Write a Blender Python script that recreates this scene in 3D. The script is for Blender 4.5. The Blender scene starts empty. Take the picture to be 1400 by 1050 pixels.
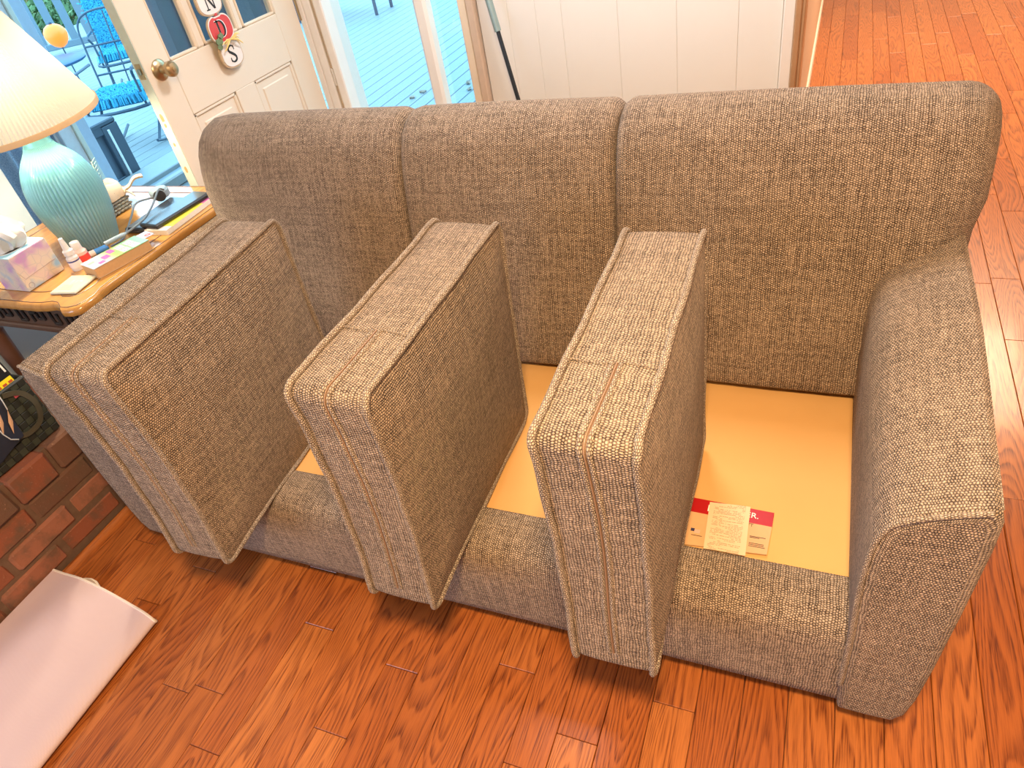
import bpy, math, random
from mathutils import Matrix, Vector, noise
random.seed(7)
PI = math.pi
SC = bpy.context.scene
COL = SC.collection

# ------------------------------------------------------------------ camera, world, lights
def make_camera():
    R = ((0.92216, 0.35213, -0.16069), (0.10931, -0.63598, -0.76393), (-0.37119, 0.68689, -0.62496))
    cam = bpy.data.cameras.new('camera')
    cam.sensor_fit = 'HORIZONTAL'; cam.sensor_width = 36.0
    cam.lens = 36.0 * 950.264 / 1400.0
    cam.clip_start = 0.05; cam.clip_end = 200
    o = bpy.data.objects.new('camera', cam); COL.objects.link(o)
    m = Matrix(((R[0][0], -R[1][0], -R[2][0], -0.14883),
                (R[0][1], -R[1][1], -R[2][1], -0.94108),
                (R[0][2], -R[1][2], -R[2][2], 1.57162), (0, 0, 0, 1)))
    o.matrix_world = m
    SC.camera = o
make_camera()
SC.view_settings.view_transform = 'Standard'
SC.view_settings.look = 'None'
SC.view_settings.gamma = 1.0
SC.view_settings.exposure = 0.40
SC.view_settings.use_curve_mapping = False

world = bpy.data.worlds.new('world'); SC.world = world
world.use_nodes = True
bgn = world.node_tree.nodes['Background']
bgn.inputs[0].default_value = (0.36, 0.72, 1.0, 1)
bgn.inputs[1].default_value = 4.3

def area_light(name, loc, target, size, energy, color, size_y=None):
    l = bpy.data.lights.new(name, 'AREA'); l.energy = energy; l.color = color
    l.shape = 'RECTANGLE'; l.size = size; l.size_y = size_y or size
    o = bpy.data.objects.new(name, l); COL.objects.link(o)
    o.location = loc
    o.rotation_euler = (Vector(target) - Vector(loc)).to_track_quat('-Z', 'Y').to_euler()
    return o
WARM = (1.0, 0.78, 0.50)
area_light('assumed_ceiling_light', (-0.10, -0.95, 2.40), (-0.10, -0.90, 0), 0.24, 72, (1.0, 0.70, 0.385))  # overhead lamp assumed from the cushion shadows; no fixture is modelled
area_light('side_fill_light', (1.3, -1.6, 2.40), (1.1, -1.2, 0), 0.8, 13, (1.0, 0.74, 0.46))  # weak warm fill added from the right, no fixture behind it
area_light('back_fill_light', (-0.9, 1.45, 2.42), (-0.9, 1.40, 0), 0.5, 34, (0.93, 0.95, 1.0))  # invented overhead fill to lift cushion tops and back wall
area_light('assumed_hall_light', (0.9, 4.2, 2.38), (0.9, 4.2, 0), 1.2, 105, (1.0, 0.74, 0.50))  # hall light assumed from the bright hall floor, no fixture built
area_light('added_cool_fill_light', (-2.4, -2.6, 1.5), (-0.9, 0, 0.5), 1.4, 36, (0.47, 0.68, 1.0), 1.3)  # cool fill added inside the room for assumed daylight; front wall has no window

# ------------------------------------------------------------------ mesh helpers
class MB:
    def __init__(self): self.v = []; self.f = []; self.uv = {}
    def add(self, verts, faces, M=None, uvs=None):
        n = len(self.v)
        for p in verts:
            p = Vector(p)
            self.v.append(tuple(M @ p) if M else tuple(p))
        for i, f in enumerate(faces):
            if uvs is not None: self.uv[len(self.f)] = uvs[i]
            self.f.append(tuple(n + k for k in f))
        return self
    def box(self, c, s, r=0.0, M=None):
        hx, hy, hz = s[0] / 2, s[1] / 2, s[2] / 2
        cx, cy, cz = c
        r = min(r, hx * .98, hy * .98, hz * .98)
        if r <= 0:
            vs = [(cx + a * hx, cy + b * hy, cz + d * hz) for a in (-1, 1) for b in (-1, 1) for d in (-1, 1)]
            fs = [(0, 1, 3, 2), (4, 6, 7, 5), (0, 4, 5, 1), (2, 3, 7, 6), (0, 2, 6, 4), (1, 5, 7, 3)]
            return self.add(vs, fs, M)
        vs = []; idx = {}
        for a in (-1, 1):
            for b in (-1, 1):
                for d in (-1, 1):
                    for k in range(3):
                        q = [a * (hx - r), b * (hy - r), d * (hz - r)]
                        q[k] = (a * hx, b * hy, d * hz)[k]
                        idx[(a, b, d, k)] = len(vs)
                        vs.append((cx + q[0], cy + q[1], cz + q[2]))
        fs = []
        for s_ in (-1, 1):
            fs.append([idx[(s_, b, d, 0)] for b, d in ((-1, -1), (1, -1), (1, 1), (-1, 1))][::s_])
            fs.append([idx[(a, s_, d, 1)] for a, d in ((-1, -1), (1, -1), (1, 1), (-1, 1))][::-s_])
            fs.append([idx[(a, b, s_, 2)] for a, b in ((-1, -1), (1, -1), (1, 1), (-1, 1))][::s_])
        for p in (-1, 1):
            for q in (-1, 1):
                fs.append([idx[(p, q, -1, 0)], idx[(p, q, -1, 1)], idx[(p, q, 1, 1)], idx[(p, q, 1, 0)]])
                fs.append([idx[(p, -1, q, 0)], idx[(p, 1, q, 0)], idx[(p, 1, q, 2)], idx[(p, -1, q, 2)]])
                fs.append([idx[(-1, p, q, 1)], idx[(-1, p, q, 2)], idx[(1, p, q, 2)], idx[(1, p, q, 1)]])
                for d in (-1, 1):
                    fs.append([idx[(p, q, d, 0)], idx[(p, q, d, 1)], idx[(p, q, d, 2)]])
        # orient outward
        out = []
        C = Vector(c)
        for f in fs:
            a, b, d = Vector(vs[f[0]]), Vector(vs[f[1]]), Vector(vs[f[2]])
            n = (b - a).cross(d - a); m = sum((Vector(vs[k]) for k in f), Vector()) / len(f) - C
            out.append(tuple(f) if n.dot(m) >= 0 else tuple(f[::-1]))
        return self.add(vs, out, M)
    def span(self, a, b, r=0.0, M=None):
        return self.box([(a[i] + b[i]) / 2 for i in range(3)], [abs(b[i] - a[i]) for i in range(3)], r, M)
    def grid(self, rows, closed_u=False, closed_v=False, caps=False, M=None, uscale=1.0):
        """rows: list of equally long point rings/rows; uv in metres by arc length"""
        nv, nu = len(rows), len(rows[0])
        rows = [[Vector(p) for p in r] for r in rows]
        ul = [0.0]
        mid = rows[nv // 2]
        for i in range(nu): ul.append(ul[-1] + (mid[(i + 1) % nu] - mid[i]).length)
        vl = [0.0]
        for j in range(nv): vl.append(vl[-1] + (rows[(j + 1) % nv][nu // 3] - rows[j][nu // 3]).length)
        vs = [p for r in rows for p in r]; fs = []; uvs = []
        for j in range(nv if closed_v else nv - 1):
            for i in range(nu if closed_u else nu - 1):
                i2, j2 = (i + 1) % nu, (j + 1) % nv
                fs.append((j * nu + i, j * nu + i2, j2 * nu + i2, j2 * nu + i))
                uvs.append(((ul[i], vl[j]), (ul[i + 1], vl[j]), (ul[i + 1], vl[j + 1]), (ul[i], vl[j + 1])))
        n0 = len(self.f)
        self.add(vs, fs, M, uvs)
        if caps:
            for r, rev in ((rows[0], True), (rows[-1], False)):
                ids = list(range(len(r)))
                self.add(r, [tuple(ids[::-1] if rev else ids)], M)
        return self
    def tube(self, pts, r, n=8, closed=False, caps=True, M=None):
        P = [Vector(p) for p in pts]; m = len(P)
        rr = r if isinstance(r, (list, tuple)) else [r] * m
        rings = []; up = None
        for i in range(m):
            a = P[(i - 1) % m] if (closed or i > 0) else P[i]
            b = P[(i + 1) % m] if (closed or i < m - 1) else P[i]
            t = (b - a).normalized() if (b - a).length > 1e-9 else Vector((0, 0, 1))
            if up is None:
                up = t.orthogonal().normalized()
            up = (up - t * up.dot(t))
            up = up.normalized() if up.length > 1e-6 else t.orthogonal().normalized()
            w = t.cross(up)
            rings.append([P[i] + (up * math.cos(2 * PI * k / n) + w * math.sin(2 * PI * k / n)) * rr[i] for k in range(n)])
        if closed:
            # untwist: align last frame to first by nearest vertex rotation
            return self.grid(rings, closed_u=True, closed_v=True, M=M)
        return self.grid(rings, closed_u=True, caps=caps, M=M)
    def lathe(self, prof, n=32, c=(0, 0, 0), M=None, flute=None, caps=True):
        rows = []
        for (r, z) in prof:
            ring = []
            for k in range(n):
                a = 2 * PI * k / n
                q = r * (flute(k, z) if flute else 1)
                ring.append((c[0] + q * math.cos(a), c[1] + q * math.sin(a), c[2] + z))
            rows.append(ring)
        return self.grid(rows, closed_u=True, caps=caps, M=M)
    def prism(self, poly, z0, z1, M=None):
        n = len(poly)
        vs = [(p[0], p[1], z0) for p in poly] + [(p[0], p[1], z1) for p in poly]
        fs = [tuple(range(n))[::-1], tuple(range(n, 2 * n))] + [(i, (i + 1) % n, n + (i + 1) % n, n + i) for i in range(n)]
        return self.add(vs, fs, M)
    def mesh(self, name, mat, sharp=32):
        me = bpy.data.meshes.new(name)
        me.from_pydata(self.v, [], self.f)
        uvl = me.uv_layers.new(name='UVMap')
        for p in me.polygons:
            u = self.uv.get(p.index)
            if u is None:
                n = p.normal; k = max(range(3), key=lambda a: abs(n[a]))
                ax = ((1, 2), (0, 2), (0, 1))[k]
                u = [(me.vertices[vi].co[ax[0]], me.vertices[vi].co[ax[1]]) for vi in p.vertices]
            for li, c in zip(p.loop_indices, u): uvl.data[li].uv = c
        if sharp is not None:
            for p in me.polygons: p.use_smooth = True
            try: me.set_sharp_from_angle(angle=math.radians(sharp))
            except Exception: pass
        if mat: me.materials.append(mat)
        return me
    def build(self, name, mat, parent=None, loc=None, sharp=32):
        return link(name, self.mesh(name, mat, sharp), parent, loc)

def link(name, me, parent=None, loc=None):
    o = bpy.data.objects.new(name, me); COL.objects.link(o)
    if parent is not None: o.parent = parent
    if loc is not None: o.location = loc
    return o
def empty(name, loc=(0, 0, 0), rz=0.0):
    o = bpy.data.objects.new(name, None); COL.objects.link(o)
    o.location = loc; o.rotation_euler = (0, 0, rz); o.empty_display_size = .05
    return o
def tag(o, label, cat, group=None):
    o['label'] = label; o['category'] = cat
    if group: o['group'] = group
    return o
def struct(o): o['kind'] = 'structure'; return o
def stuff(o): o['kind'] = 'stuff'; return o
def lab(o, text): o['label'] = text; return o
def rot(ax, deg): return Matrix.Rotation(math.radians(deg), 4, ax)
def trs(loc, rz=0): return Matrix.Translation(loc) @ Matrix.Rotation(rz, 4, 'Z')
def text_mesh(name, body, size, mat, depth=0.0004, M=None, parent=None, align='CENTER'):
    cu = bpy.data.curves.new(name + '_curve', 'FONT'); cu.body = body; cu.size = size
    cu.align_x = align; cu.align_y = 'CENTER'; cu.extrude = depth; cu.resolution_u = 3
    t = bpy.data.objects.new(name + '_tmp', cu); COL.objects.link(t)
    dg = bpy.context.evaluated_depsgraph_get()
    me = bpy.data.meshes.new_from_object(t.evaluated_get(dg))
    bpy.data.objects.remove(t); bpy.data.curves.remove(cu)
    me.name = name
    if M: me.transform(M)
    me.materials.clear(); me.materials.append(mat)
    return link(name, me, parent)
def smooth_path(pts, sub=6, closed=False):
    P = [Vector(p) for p in pts]; n = len(P); out = []
    rng = range(n) if closed else range(n - 1)
    for i in rng:
        p0 = P[(i - 1) % n] if closed else P[max(i - 1, 0)]
        p1 = P[i]; p2 = P[(i + 1) % n]
        p3 = P[(i + 2) % n] if closed else P[min(i + 2, n - 1)]
        for k in range(sub):
            t = k / sub
            out.append(0.5 * ((2 * p1) + (p2 - p0) * t + (2 * p0 - 5 * p1 + 4 * p2 - p3) * t * t + (3 * p1 - p0 - 3 * p2 + p3) * t ** 3))
    if not closed: out.append(P[-1])
    return out

# ------------------------------------------------------------------ material helpers
class NG:
    def __init__(self, name):
        self.mat = bpy.data.materials.new(name); self.mat.use_nodes = True
        self.nt = self.mat.node_tree; self.n = self.nt.nodes; self.l = self.nt.links
        self.b = self.n['Principled BSDF']; self.out = self.n['Material Output']
    def new(self, t): return self.n.new(t)
    def put(self, sock, val):
        if hasattr(val, 'is_output'): self.l.new(val, sock)
        else: sock.default_value = val
    def m(self, op, a, b=None, c=None, clamp=False):
        x = self.new('ShaderNodeMath'); x.operation = op; x.use_clamp = clamp
        for i, q in enumerate((a, b, c)):
            if q is not None: self.put(x.inputs[i], q)
        return x.outputs[0]
    def coord(self, kind): return self.new('ShaderNodeTexCoord').outputs[kind]
    def mapping(self, vec, scale=(1, 1, 1), loc=(0, 0, 0), rot=(0, 0, 0)):
        x = self.new('ShaderNodeMapping'); self.l.new(vec, x.inputs[0])
        self.put(x.inputs[1], loc); x.inputs[2].default_value = rot; x.inputs[3].default_value = scale
        return x.outputs[0]
    def noise(self, vec, scale=5, detail=2, rough=.5, dist=0, out='Fac'):
        x = self.new('ShaderNodeTexNoise'); self.l.new(vec, x.inputs['Vector'])
        x.inputs['Scale'].default_value = scale; x.inputs['Detail'].default_value = detail
        x.inputs['Roughness'].default_value = rough; x.inputs['Distortion'].default_value = dist
        return x.outputs[out]
    def white(self, vec):
        x = self.new('ShaderNodeTexWhiteNoise'); self.l.new(vec, x.inputs['Vector']); return x.outputs['Value']
    def sep(self, vec):
        x = self.new('ShaderNodeSeparateXYZ'); self.l.new(vec, x.inputs[0]); return x.outputs
    def comb(self, a, b, c=0.0):
        x = self.new('ShaderNodeCombineXYZ')
        for i, q in enumerate((a, b, c)): self.put(x.inputs[i], q)
        return x.outputs[0]
    def ramp(self, fac, stops, interp='LINEAR'):
        x = self.new('ShaderNodeValToRGB'); self.l.new(fac, x.inputs[0]); e = x.color_ramp.elements
        x.color_ramp.interpolation = interp
        while len(e) < len(stops): e.new(.5)
        for k, (p, c) in enumerate(stops):
            e[k].position = p; e[k].color = (*c, 1) if len(c) == 3 else c
        return x.outputs[0]
    def mix(self, fac, a, b, mode='MIX'):
        x = self.new('ShaderNodeMix'); x.data_type = 'RGBA'; x.blend_type = mode
        self.put(x.inputs[0], fac)
        for s, q in ((x.inputs[6], a), (x.inputs[7], b)):
            if hasattr(q, 'is_output'): self.l.new(q, s)
            else: s.default_value = (*q, 1) if len(q) == 3 else q
        return x.outputs[2]
    def maprange(self, v, a, b, c=0., d=1.):
        x = self.new('ShaderNodeMapRange'); self.put(x.inputs[0], v)
        for i, q in enumerate((a, b, c, d)): x.inputs[i + 1].default_value = q
        return x.outputs[0]
    def bump(self, h, strength=.3, dist=.002):
        x = self.new('ShaderNodeBump'); self.l.new(h, x.inputs['Height'])
        x.inputs['Strength'].default_value = strength; x.inputs['Distance'].default_value = dist
        self.l.new(x.outputs[0], self.b.inputs['Normal'])
    def set(self, color=None, rough=None, metal=None, **kw):
        if color is not None:
            if hasattr(color, 'is_output'): self.l.new(color, self.b.inputs['Base Color'])
            else: self.b.inputs['Base Color'].default_value = (*color, 1)
        if rough is not None: self.put(self.b.inputs['Roughness'], rough)
        if metal is not None: self.b.inputs['Metallic'].default_value = metal
        for k, q in kw.items(): self.put(self.b.inputs[k], q)
        return self.mat
    def rnd(self): return self.new('ShaderNodeObjectInfo').outputs['Random']
def plain(name, color, rough=.5, metal=0.0, var=.08, scale=40, bump=0.0):
    g = NG(name)
    n = g.noise(g.coord('Object'), scale, 3)
    c = g.mix(n, tuple(x * (1 - var) for x in color), tuple(min(1, x * (1 + var)) for x in color))
    g.set(c, rough, metal)
    if bump: g.bump(n, bump, .002)
    return g.mat

def fabric_mat(name, dark, light, pu=.0048, pv=.0052, tint=None):
    g = NG(name)
    uv = g.coord('UV')
    wn = g.noise(uv, 45, 2, out='Color')
    wv = g.new('ShaderNodeVectorMath'); wv.operation = 'MULTIPLY_ADD'
    g.l.new(wn, wv.inputs[0]); wv.inputs[1].default_value = (.0095, .0095, 0); g.l.new(uv, wv.inputs[2])
    s = g.sep(wv.outputs[0])
    v = g.m('DIVIDE', s[1], pv)
    row = g.m('FLOOR', v)
    u = g.m('ADD', g.m('DIVIDE', s[0], pu), g.m('MULTIPLY', row, .5))
    cellu = g.m('FLOOR', u)
    fu = g.m('SUBTRACT', g.m('FRACT', u), .5); fv = g.m('SUBTRACT', g.m('FRACT', v), .5)
    d = g.m('SQRT', g.m('ADD', g.m('MULTIPLY', fu, fu), g.m('MULTIPLY', g.m('MULTIPLY', fv, fv), .8)))
    h = g.maprange(d, .20, .52, 1, 0)
    rc = g.white(g.comb(cellu, row, 0.0))
    st1 = g.noise(g.mapping(uv, (6, 160, 1)), 1, 2)
    st2 = g.noise(g.mapping(uv, (170, 5, 1)), 1, 2)
    fine = g.noise(uv, 600, 2)
    big = g.noise(uv, 6, 2)
    k = g.m('ADD', g.m('MULTIPLY', h, .62), g.m('MULTIPLY', rc, .27))
    k = g.m('ADD', k, g.m('MULTIPLY', g.m('SUBTRACT', st1, .5), .50))
    k = g.m('ADD', k, g.m('MULTIPLY', g.m('SUBTRACT', st2, .5), .40))
    k = g.m('ADD', k, g.m('MULTIPLY', g.m('SUBTRACT', fine, .5), .6))
    k = g.m('ADD', k, g.m('MULTIPLY', g.m('SUBTRACT', big, .5), .15))
    mid = tuple(a * .60 + b * .40 for a, b in zip(dark, light))
    c = g.ramp(k, [(.06, dark), (.42, mid), (.88, light)])
    g.set(c, .95, **{'Specular IOR Level': .15, 'Sheen Weight': .12, 'Sheen Roughness': .5})
    g.bump(g.m('ADD', h, g.m('MULTIPLY', rc, .3)), .9, .0022)
    return g.mat

M = {}
M['fabric'] = fabric_mat('sofa_fabric', (.036, .019, .010), (.56, .41, .29))
M['piping'] = fabric_mat('piping_fabric_lit', (.11, .072, .046), (.60, .47, .355), .004, .005)  # same tweed as the sofa, with a lit look put into the colour
M['zipper'] = plain('zipper_tape', (.20, .115, .065), .7)
M['deckcloth'] = plain('seat_deck_cloth', (.64, .355, .120), .9, var=.05, scale=9)
M['black'] = plain('black_cloth', (.02, .018, .018), .8)
def oak_mat():
    g = NG('oak_plank')
    ob = g.coord('Object'); r = g.rnd()
    r2 = g.m('FRACT', g.m('MULTIPLY', r, 7.31)); r3 = g.m('FRACT', g.m('MULTIPLY', r, 13.7))
    off = g.comb(g.m('MULTIPLY', r, 37.0), g.m('MULTIPLY', r2, 53.0), 0.0)
    va = g.new('ShaderNodeVectorMath'); va.operation = 'ADD'; g.l.new(ob, va.inputs[0]); g.l.new(off, va.inputs[1])
    p = va.outputs[0]
    low = g.noise(g.mapping(p, (9, .9, 1)), 1, 1.5, .45, .3)
    s = g.sep(p)
    rings = g.m('ADD', g.m('MULTIPLY', low, 30), g.m('MULTIPLY', s[0], 40))
    wob = g.noise(g.mapping(p, (40, 4, 1)), 1, 2)
    rings = g.m('ADD', rings, g.m('MULTIPLY', wob, .9))
    fr = g.m('FRACT', rings)
    line = g.m('MULTIPLY', g.maprange(fr, .25, .80, 0, 1), g.maprange(fr, .86, 1.0, 1, 0))
    pore = g.noise(g.mapping(p, (420, 14, 1)), 1, 2)
    pm = g.maprange(pore, .42, .62, 0, 1)
    grain = g.m('MULTIPLY', line, g.m('ADD', .35, g.m('MULTIPLY', pm, .65)))
    base = g.ramp(r3, [(0, (.36, .094, .018)), (.5, (.42, .122, .025)), (1, (.47, .150, .034))])
    dark = g.mix(1.0, base, (.26, .15, .11), 'MULTIPLY')
    c = g.mix(g.m('MULTIPLY', grain, .95), base, dark)
    c = g.mix(g.m('MULTIPLY', pm, .26), c, (.14, .034, .010))
    g.set(c, g.m('ADD', .26, g.m('MULTIPLY', pore, .14)), **{'Coat Weight': .25, 'Coat Roughness': .12})
    g.bump(g.m('ADD', g.m('MULTIPLY', grain, -1), g.m('MULTIPLY', low, .2)), .12, .001)
    return g.mat
M['oak'] = oak_mat()
M['subfloor'] = plain('subfloor_dark', (.05, .018, .008), .8)
def brick_mat():
    g = NG('red_brick'); ob = g.coord('Object'); r = g.rnd()
    va = g.new('ShaderNodeVectorMath'); va.operation = 'ADD'; g.l.new(ob, va.inputs[0])
    g.l.new(g.comb(g.m('MULTIPLY', r, 31.), g.m('MULTIPLY', r, 17.), 0.), va.inputs[1]); p = va.outputs[0]
    a = g.noise(p, 14, 4, .6); b = g.noise(p, 120, 3, .6)
    base = g.ramp(r, [(0, (.14, .072, .046)), (.3, (.22, .072, .038)), (.7, (.29, .085, .042)), (1, (.33, .13, .078))])
    c = g.mix(g.maprange(a, .45, .7), base, (.13, .075, .048))
    c = g.mix(g.maprange(b, .64, .80), c, (.38, .21, .14))
    g.set(c, .85); g.bump(g.m('ADD', a, g.m('MULTIPLY', b, .5)), .5, .004)
    return g.mat
M['brick'] = brick_mat()
M['mortar'] = plain('mortar', (.15, .085, .055), .95, var=.3, scale=60, bump=.5)
M['wall'] = plain('wall_paint', (.77, .735, .66), .6, var=.02, scale=6)
M['white_wall'] = plain('white_wall_paint', (.50, .57, .60), .6, var=.02, scale=6)
M['door_paint'] = plain('door_paint', (.76, .66, .53), .45, var=.03, scale=8)
M['trim_paint'] = plain('trim_paint', (.80, .74, .66), .4, var=.03, scale=10)
M['ceil'] = plain('ceiling_paint', (.80, .74, .66), .8, var=.02)
M['glass'] = NG('clear_glass')
g = M['glass']
tr = g.new('ShaderNodeBsdfTransparent'); gl = g.new('ShaderNodeBsdfGlossy'); gl.inputs['Roughness'].default_value = .02
mx = g.new('ShaderNodeMixShader'); mx.inputs[0].default_value = .06
tr.inputs[0].default_value = (.94, .98, 1, 1)
g.l.new(tr.outputs[0], mx.inputs[1]); g.l.new(gl.outputs[0], mx.inputs[2]); g.l.new(mx.outputs[0], g.out.inputs['Surface'])
M['glass'] = g.mat
M['wood_trim'] = plain('wood_trim', (.42, .23, .11), .4, var=.2, scale=12)
M['wood_pale'] = plain('pale_wood_trim', (.74, .60, .44), .45, var=.08, scale=14)
M['brass'] = plain('antique_brass', (.48, .37, .22), .28, 1.0, var=.1, scale=30)
M['dark_metal'] = plain('dark_metal', (.02, .025, .03), .4, .3)
M['grey_metal'] = plain('grey_green_metal', (.22, .30, .29), .35, .2)

# ------------------------------------------------------------------ room shell
YW = 2.04
fl = struct(MB().span((-4.76, -3.1, -.12), (2.7, YW + .15, -.012)).span((-.40, YW + .15, -.12), (2.7, 7.2, -.012)).build('floor', M['subfloor']))
PW = .0930
cam_o = SC.camera
cam_inv = cam_o.matrix_world.inverted()
def project(p):
    q = cam_inv @ Vector(p)
    if q.z > -.05: return None
    return (700 + 950.264 * q.x / -q.z, 525 - 950.264 * q.y / -q.z)
LENS = (.38, .52, .68, .85, 1.05)
pl_me = []
for L in LENS:
    pl_me.append(MB().box((0, 0, -.006), (PW - .0012, L - .0012, .012), .0014).mesh('plank', M['oak'], 30))
cands = []
rp = random.Random(3)
nrow = int((2.5 + 4.3) / PW)
for i in range(nrow):
    x = -4.3 + PW * (i + .5) + .035
    y = -1.9 - rp.random() * .8
    while y < (6.9 if x > -.30 else YW - .2):
        k = rp.choice((0, 1, 1, 2, 2, 3, 3, 4))
        L = LENS[k]; yc = y + L / 2
        vis = False
        for dx in (-.5, 0, .5):
            for t in range(7):
                P = (x + dx * PW, y + L * t / 6, 0)
                if -1.98 < P[0] < .12 and -.05 < P[1] < 1.0: continue
                if P[0] < -2.15: continue
                pr = project(P)
                if pr is None or not (-10 < pr[0] < 1410 and -10 < pr[1] < 1060): continue
                # hidden behind the sofa back
                if P[1] > .9 and pr[0] < 1095: continue
                vis = True
        d = (Vector((x, yc, 0)) - cam_o.location).length
        cands.append((0 if vis else 1, d, k, x, yc))
        y += L
cands.sort(key=lambda c: (c[0], c[1]))
rest = MB()
for n_, (hid, d, k, x, yc) in enumerate(cands):
    if n_ < 296 and not hid:
        o = link('plank', pl_me[k], fl, (x, yc, 0))
    elif yc > -2.0:
        L = LENS[k]
        rest.box((x, yc, -.006), (PW - .0012, L - .0012, .012))
stuff(rest.build('plank_remainder', M['oak'], fl))

struct(MB().span((-4.76, -3.1, 2.45), (2.7, YW + .3, 2.55)).span((-.42, YW + .3, 2.45), (2.7, 7.2, 2.55)).build('ceiling', M['ceil']))
struct(MB().span((-3.25, -3.1, -.012), (-3.1, .76, 2.45)).build('wall_left', M['white_wall']))
struct(MB().span((-4.76, .76, -.012), (-4.62, YW + .14, 2.45)).span((-4.62, .66, -.012), (-3.25, .76, 2.45)).build('wall_alcove', M['white_wall']))
struct(MB().span((-4.6, -3.1, -.012), (2.7, -3.0, 2.45)).build('wall_front', M['wall']))
struct(MB().span((2.5, -3.0, -.012), (2.6, 7.1, 2.45)).build('wall_right', M['wall']))
# back wall: solid pieces around doorway (-4.2..-2.46) and window (-2.31..-1.63)
wb = MB()
T = .14
wb.span((-4.62, YW, -.012), (-4.535, YW + T, 2.45))
wb.span((-4.535, YW, 2.12), (-1.55, YW + T, 2.45))
wb.span((-2.31, YW, -.012), (-1.55, YW + T, .36))
wb.span((-1.55, YW + .012, -.012), (-.262, YW + T, 2.45))
wback = struct(wb.build('wall_back', M['wall']))
edges = [-1.552, -1.418, -1.295, -1.183, -.950, -.717, -.485, -.328]
for a, b in zip(edges[:-1], edges[1:]):
    MB().span((a + .0003, YW + .004, .1), (b - .0003, YW + .015, 2.44), .0016).build('panel', M['wall'], wback)
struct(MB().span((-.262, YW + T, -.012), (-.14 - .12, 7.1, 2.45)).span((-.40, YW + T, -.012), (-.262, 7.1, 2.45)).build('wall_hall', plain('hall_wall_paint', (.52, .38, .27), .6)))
struct(MB().span((-.4, 7.0, -.012), (2.6, 7.1, 2.45)).build('wall_hall_end', M['wall']))
tr_ = struct(MB().span((-.326, YW - .012, 0), (-.284, YW + .01, 2.3), .004).build('trim_1', M['trim_paint']))
MB().span((-.284, YW - .022, 0), (-.262, YW + .03, 2.3), .004).build('wood_edge', M['wood_trim'], tr_)
MB().span((-.262, YW - .018, 0), (-.250, YW + .16, 2.3), .003).build('inner_edge', M['wood_trim'], tr_)
struct(MB().span((-.262, YW + .16, 0), (-.249, 7.0, .11), .004).build('baseboard_hall', M['trim_paint']))
struct(MB().span((-1.55, YW - .014, 0), (-.33, YW - .002, .1), .003).build('baseboard_back', M['trim_paint']))

# window_1 beside the door
win = struct(MB().span((-2.416, YW - .02, 0), (-2.372, YW + .10, 2.12), .004).build('window_1', M['trim_paint']))
MB().span((-2.372, YW - .006, 0), (-2.350, YW + .10, 2.12), .003).build('stop_strip', M['wood_pale'], win)
MB().span((-2.350, YW - .028, 0), (-2.306, YW + .12, 2.12), .005).build('jamb', M['trim_paint'], win)
MB().span((-1.852, YW - .012, .36), (-1.79, YW + .06, 2.12), .012).build('mullion', M['trim_paint'], win)
MB().span((-1.632, YW - .022, 0), (-1.590, YW + .10, 2.12), .005).build('jamb', M['wood_pale'], win)
MB().span((-1.590, YW - .030, 0), (-1.556, YW + .03, 2.12), .004).build('casing', plain('casing_wood', (.60, .45, .33), .45), win)
MB().span((-2.31, YW - .05, .33), (-1.63, YW + .14, .365), .006).build('sill', M['trim_paint'], win)
MB().span((-2.31, YW - .02, 2.06), (-1.56, YW + .12, 2.13), .006).build('head', M['trim_paint'], win)
MB().span((-2.306, YW + .045, .365), (-1.85, YW + .050, 2.06)).build('pane', M['glass'], win)
MB().span((-1.79, YW + .045, .365), (-1.632, YW + .050, 2.06)).build('pane', M['glass'], win)
MB().tube([(-2.361, YW - .014, .78), (-2.361, YW - .014, .70)], .008, 8).build('hinge_knuckle', M['trim_paint'], win)

# doorway frame (door opening into the deck)
M['daylit_trim'] = plain('daylit_trim_paint', (.70, .80, .86), .45)  # trim colour with bluish daylight painted in
fr = struct(MB().span((-4.545, YW - .02, 0), (-4.512, YW + .08, 2.12), .004).build('trim_2', M['daylit_trim']))
MB().span((-4.545, YW + .08, 0), (-4.500, YW + .115, 2.12), .004).build('stop_strip', plain('pale_green_paint', (.66, .76, .70), .45), fr)
MB().span((-4.545, YW + .115, 0), (-4.515, YW + .20, 2.12), .004).build('outer_jamb', plain('blue_lit_jamb_paint', (.42, .58, .74), .45), fr)  # blue of the daylit shade is put into this jamb colour
MB().span((-4.61, YW - .035, 0), (-4.545, YW, 2.16), .006).build('casing', M['daylit_trim'], fr)
MB().span((-4.545, YW - .02, 2.09), (-2.42, YW + .16, 2.12), .004).build('head', M['trim_paint'], fr)
MB().span((-4.545, YW - .03, -.012), (-2.46, YW + .18, .012), .006).build('sill', M['trim_paint'], fr)
MB().span((-2.452, YW - .02, 0), (-2.417, YW + .14, 2.12), .004).build('jamb', M['trim_paint'], fr)

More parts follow.
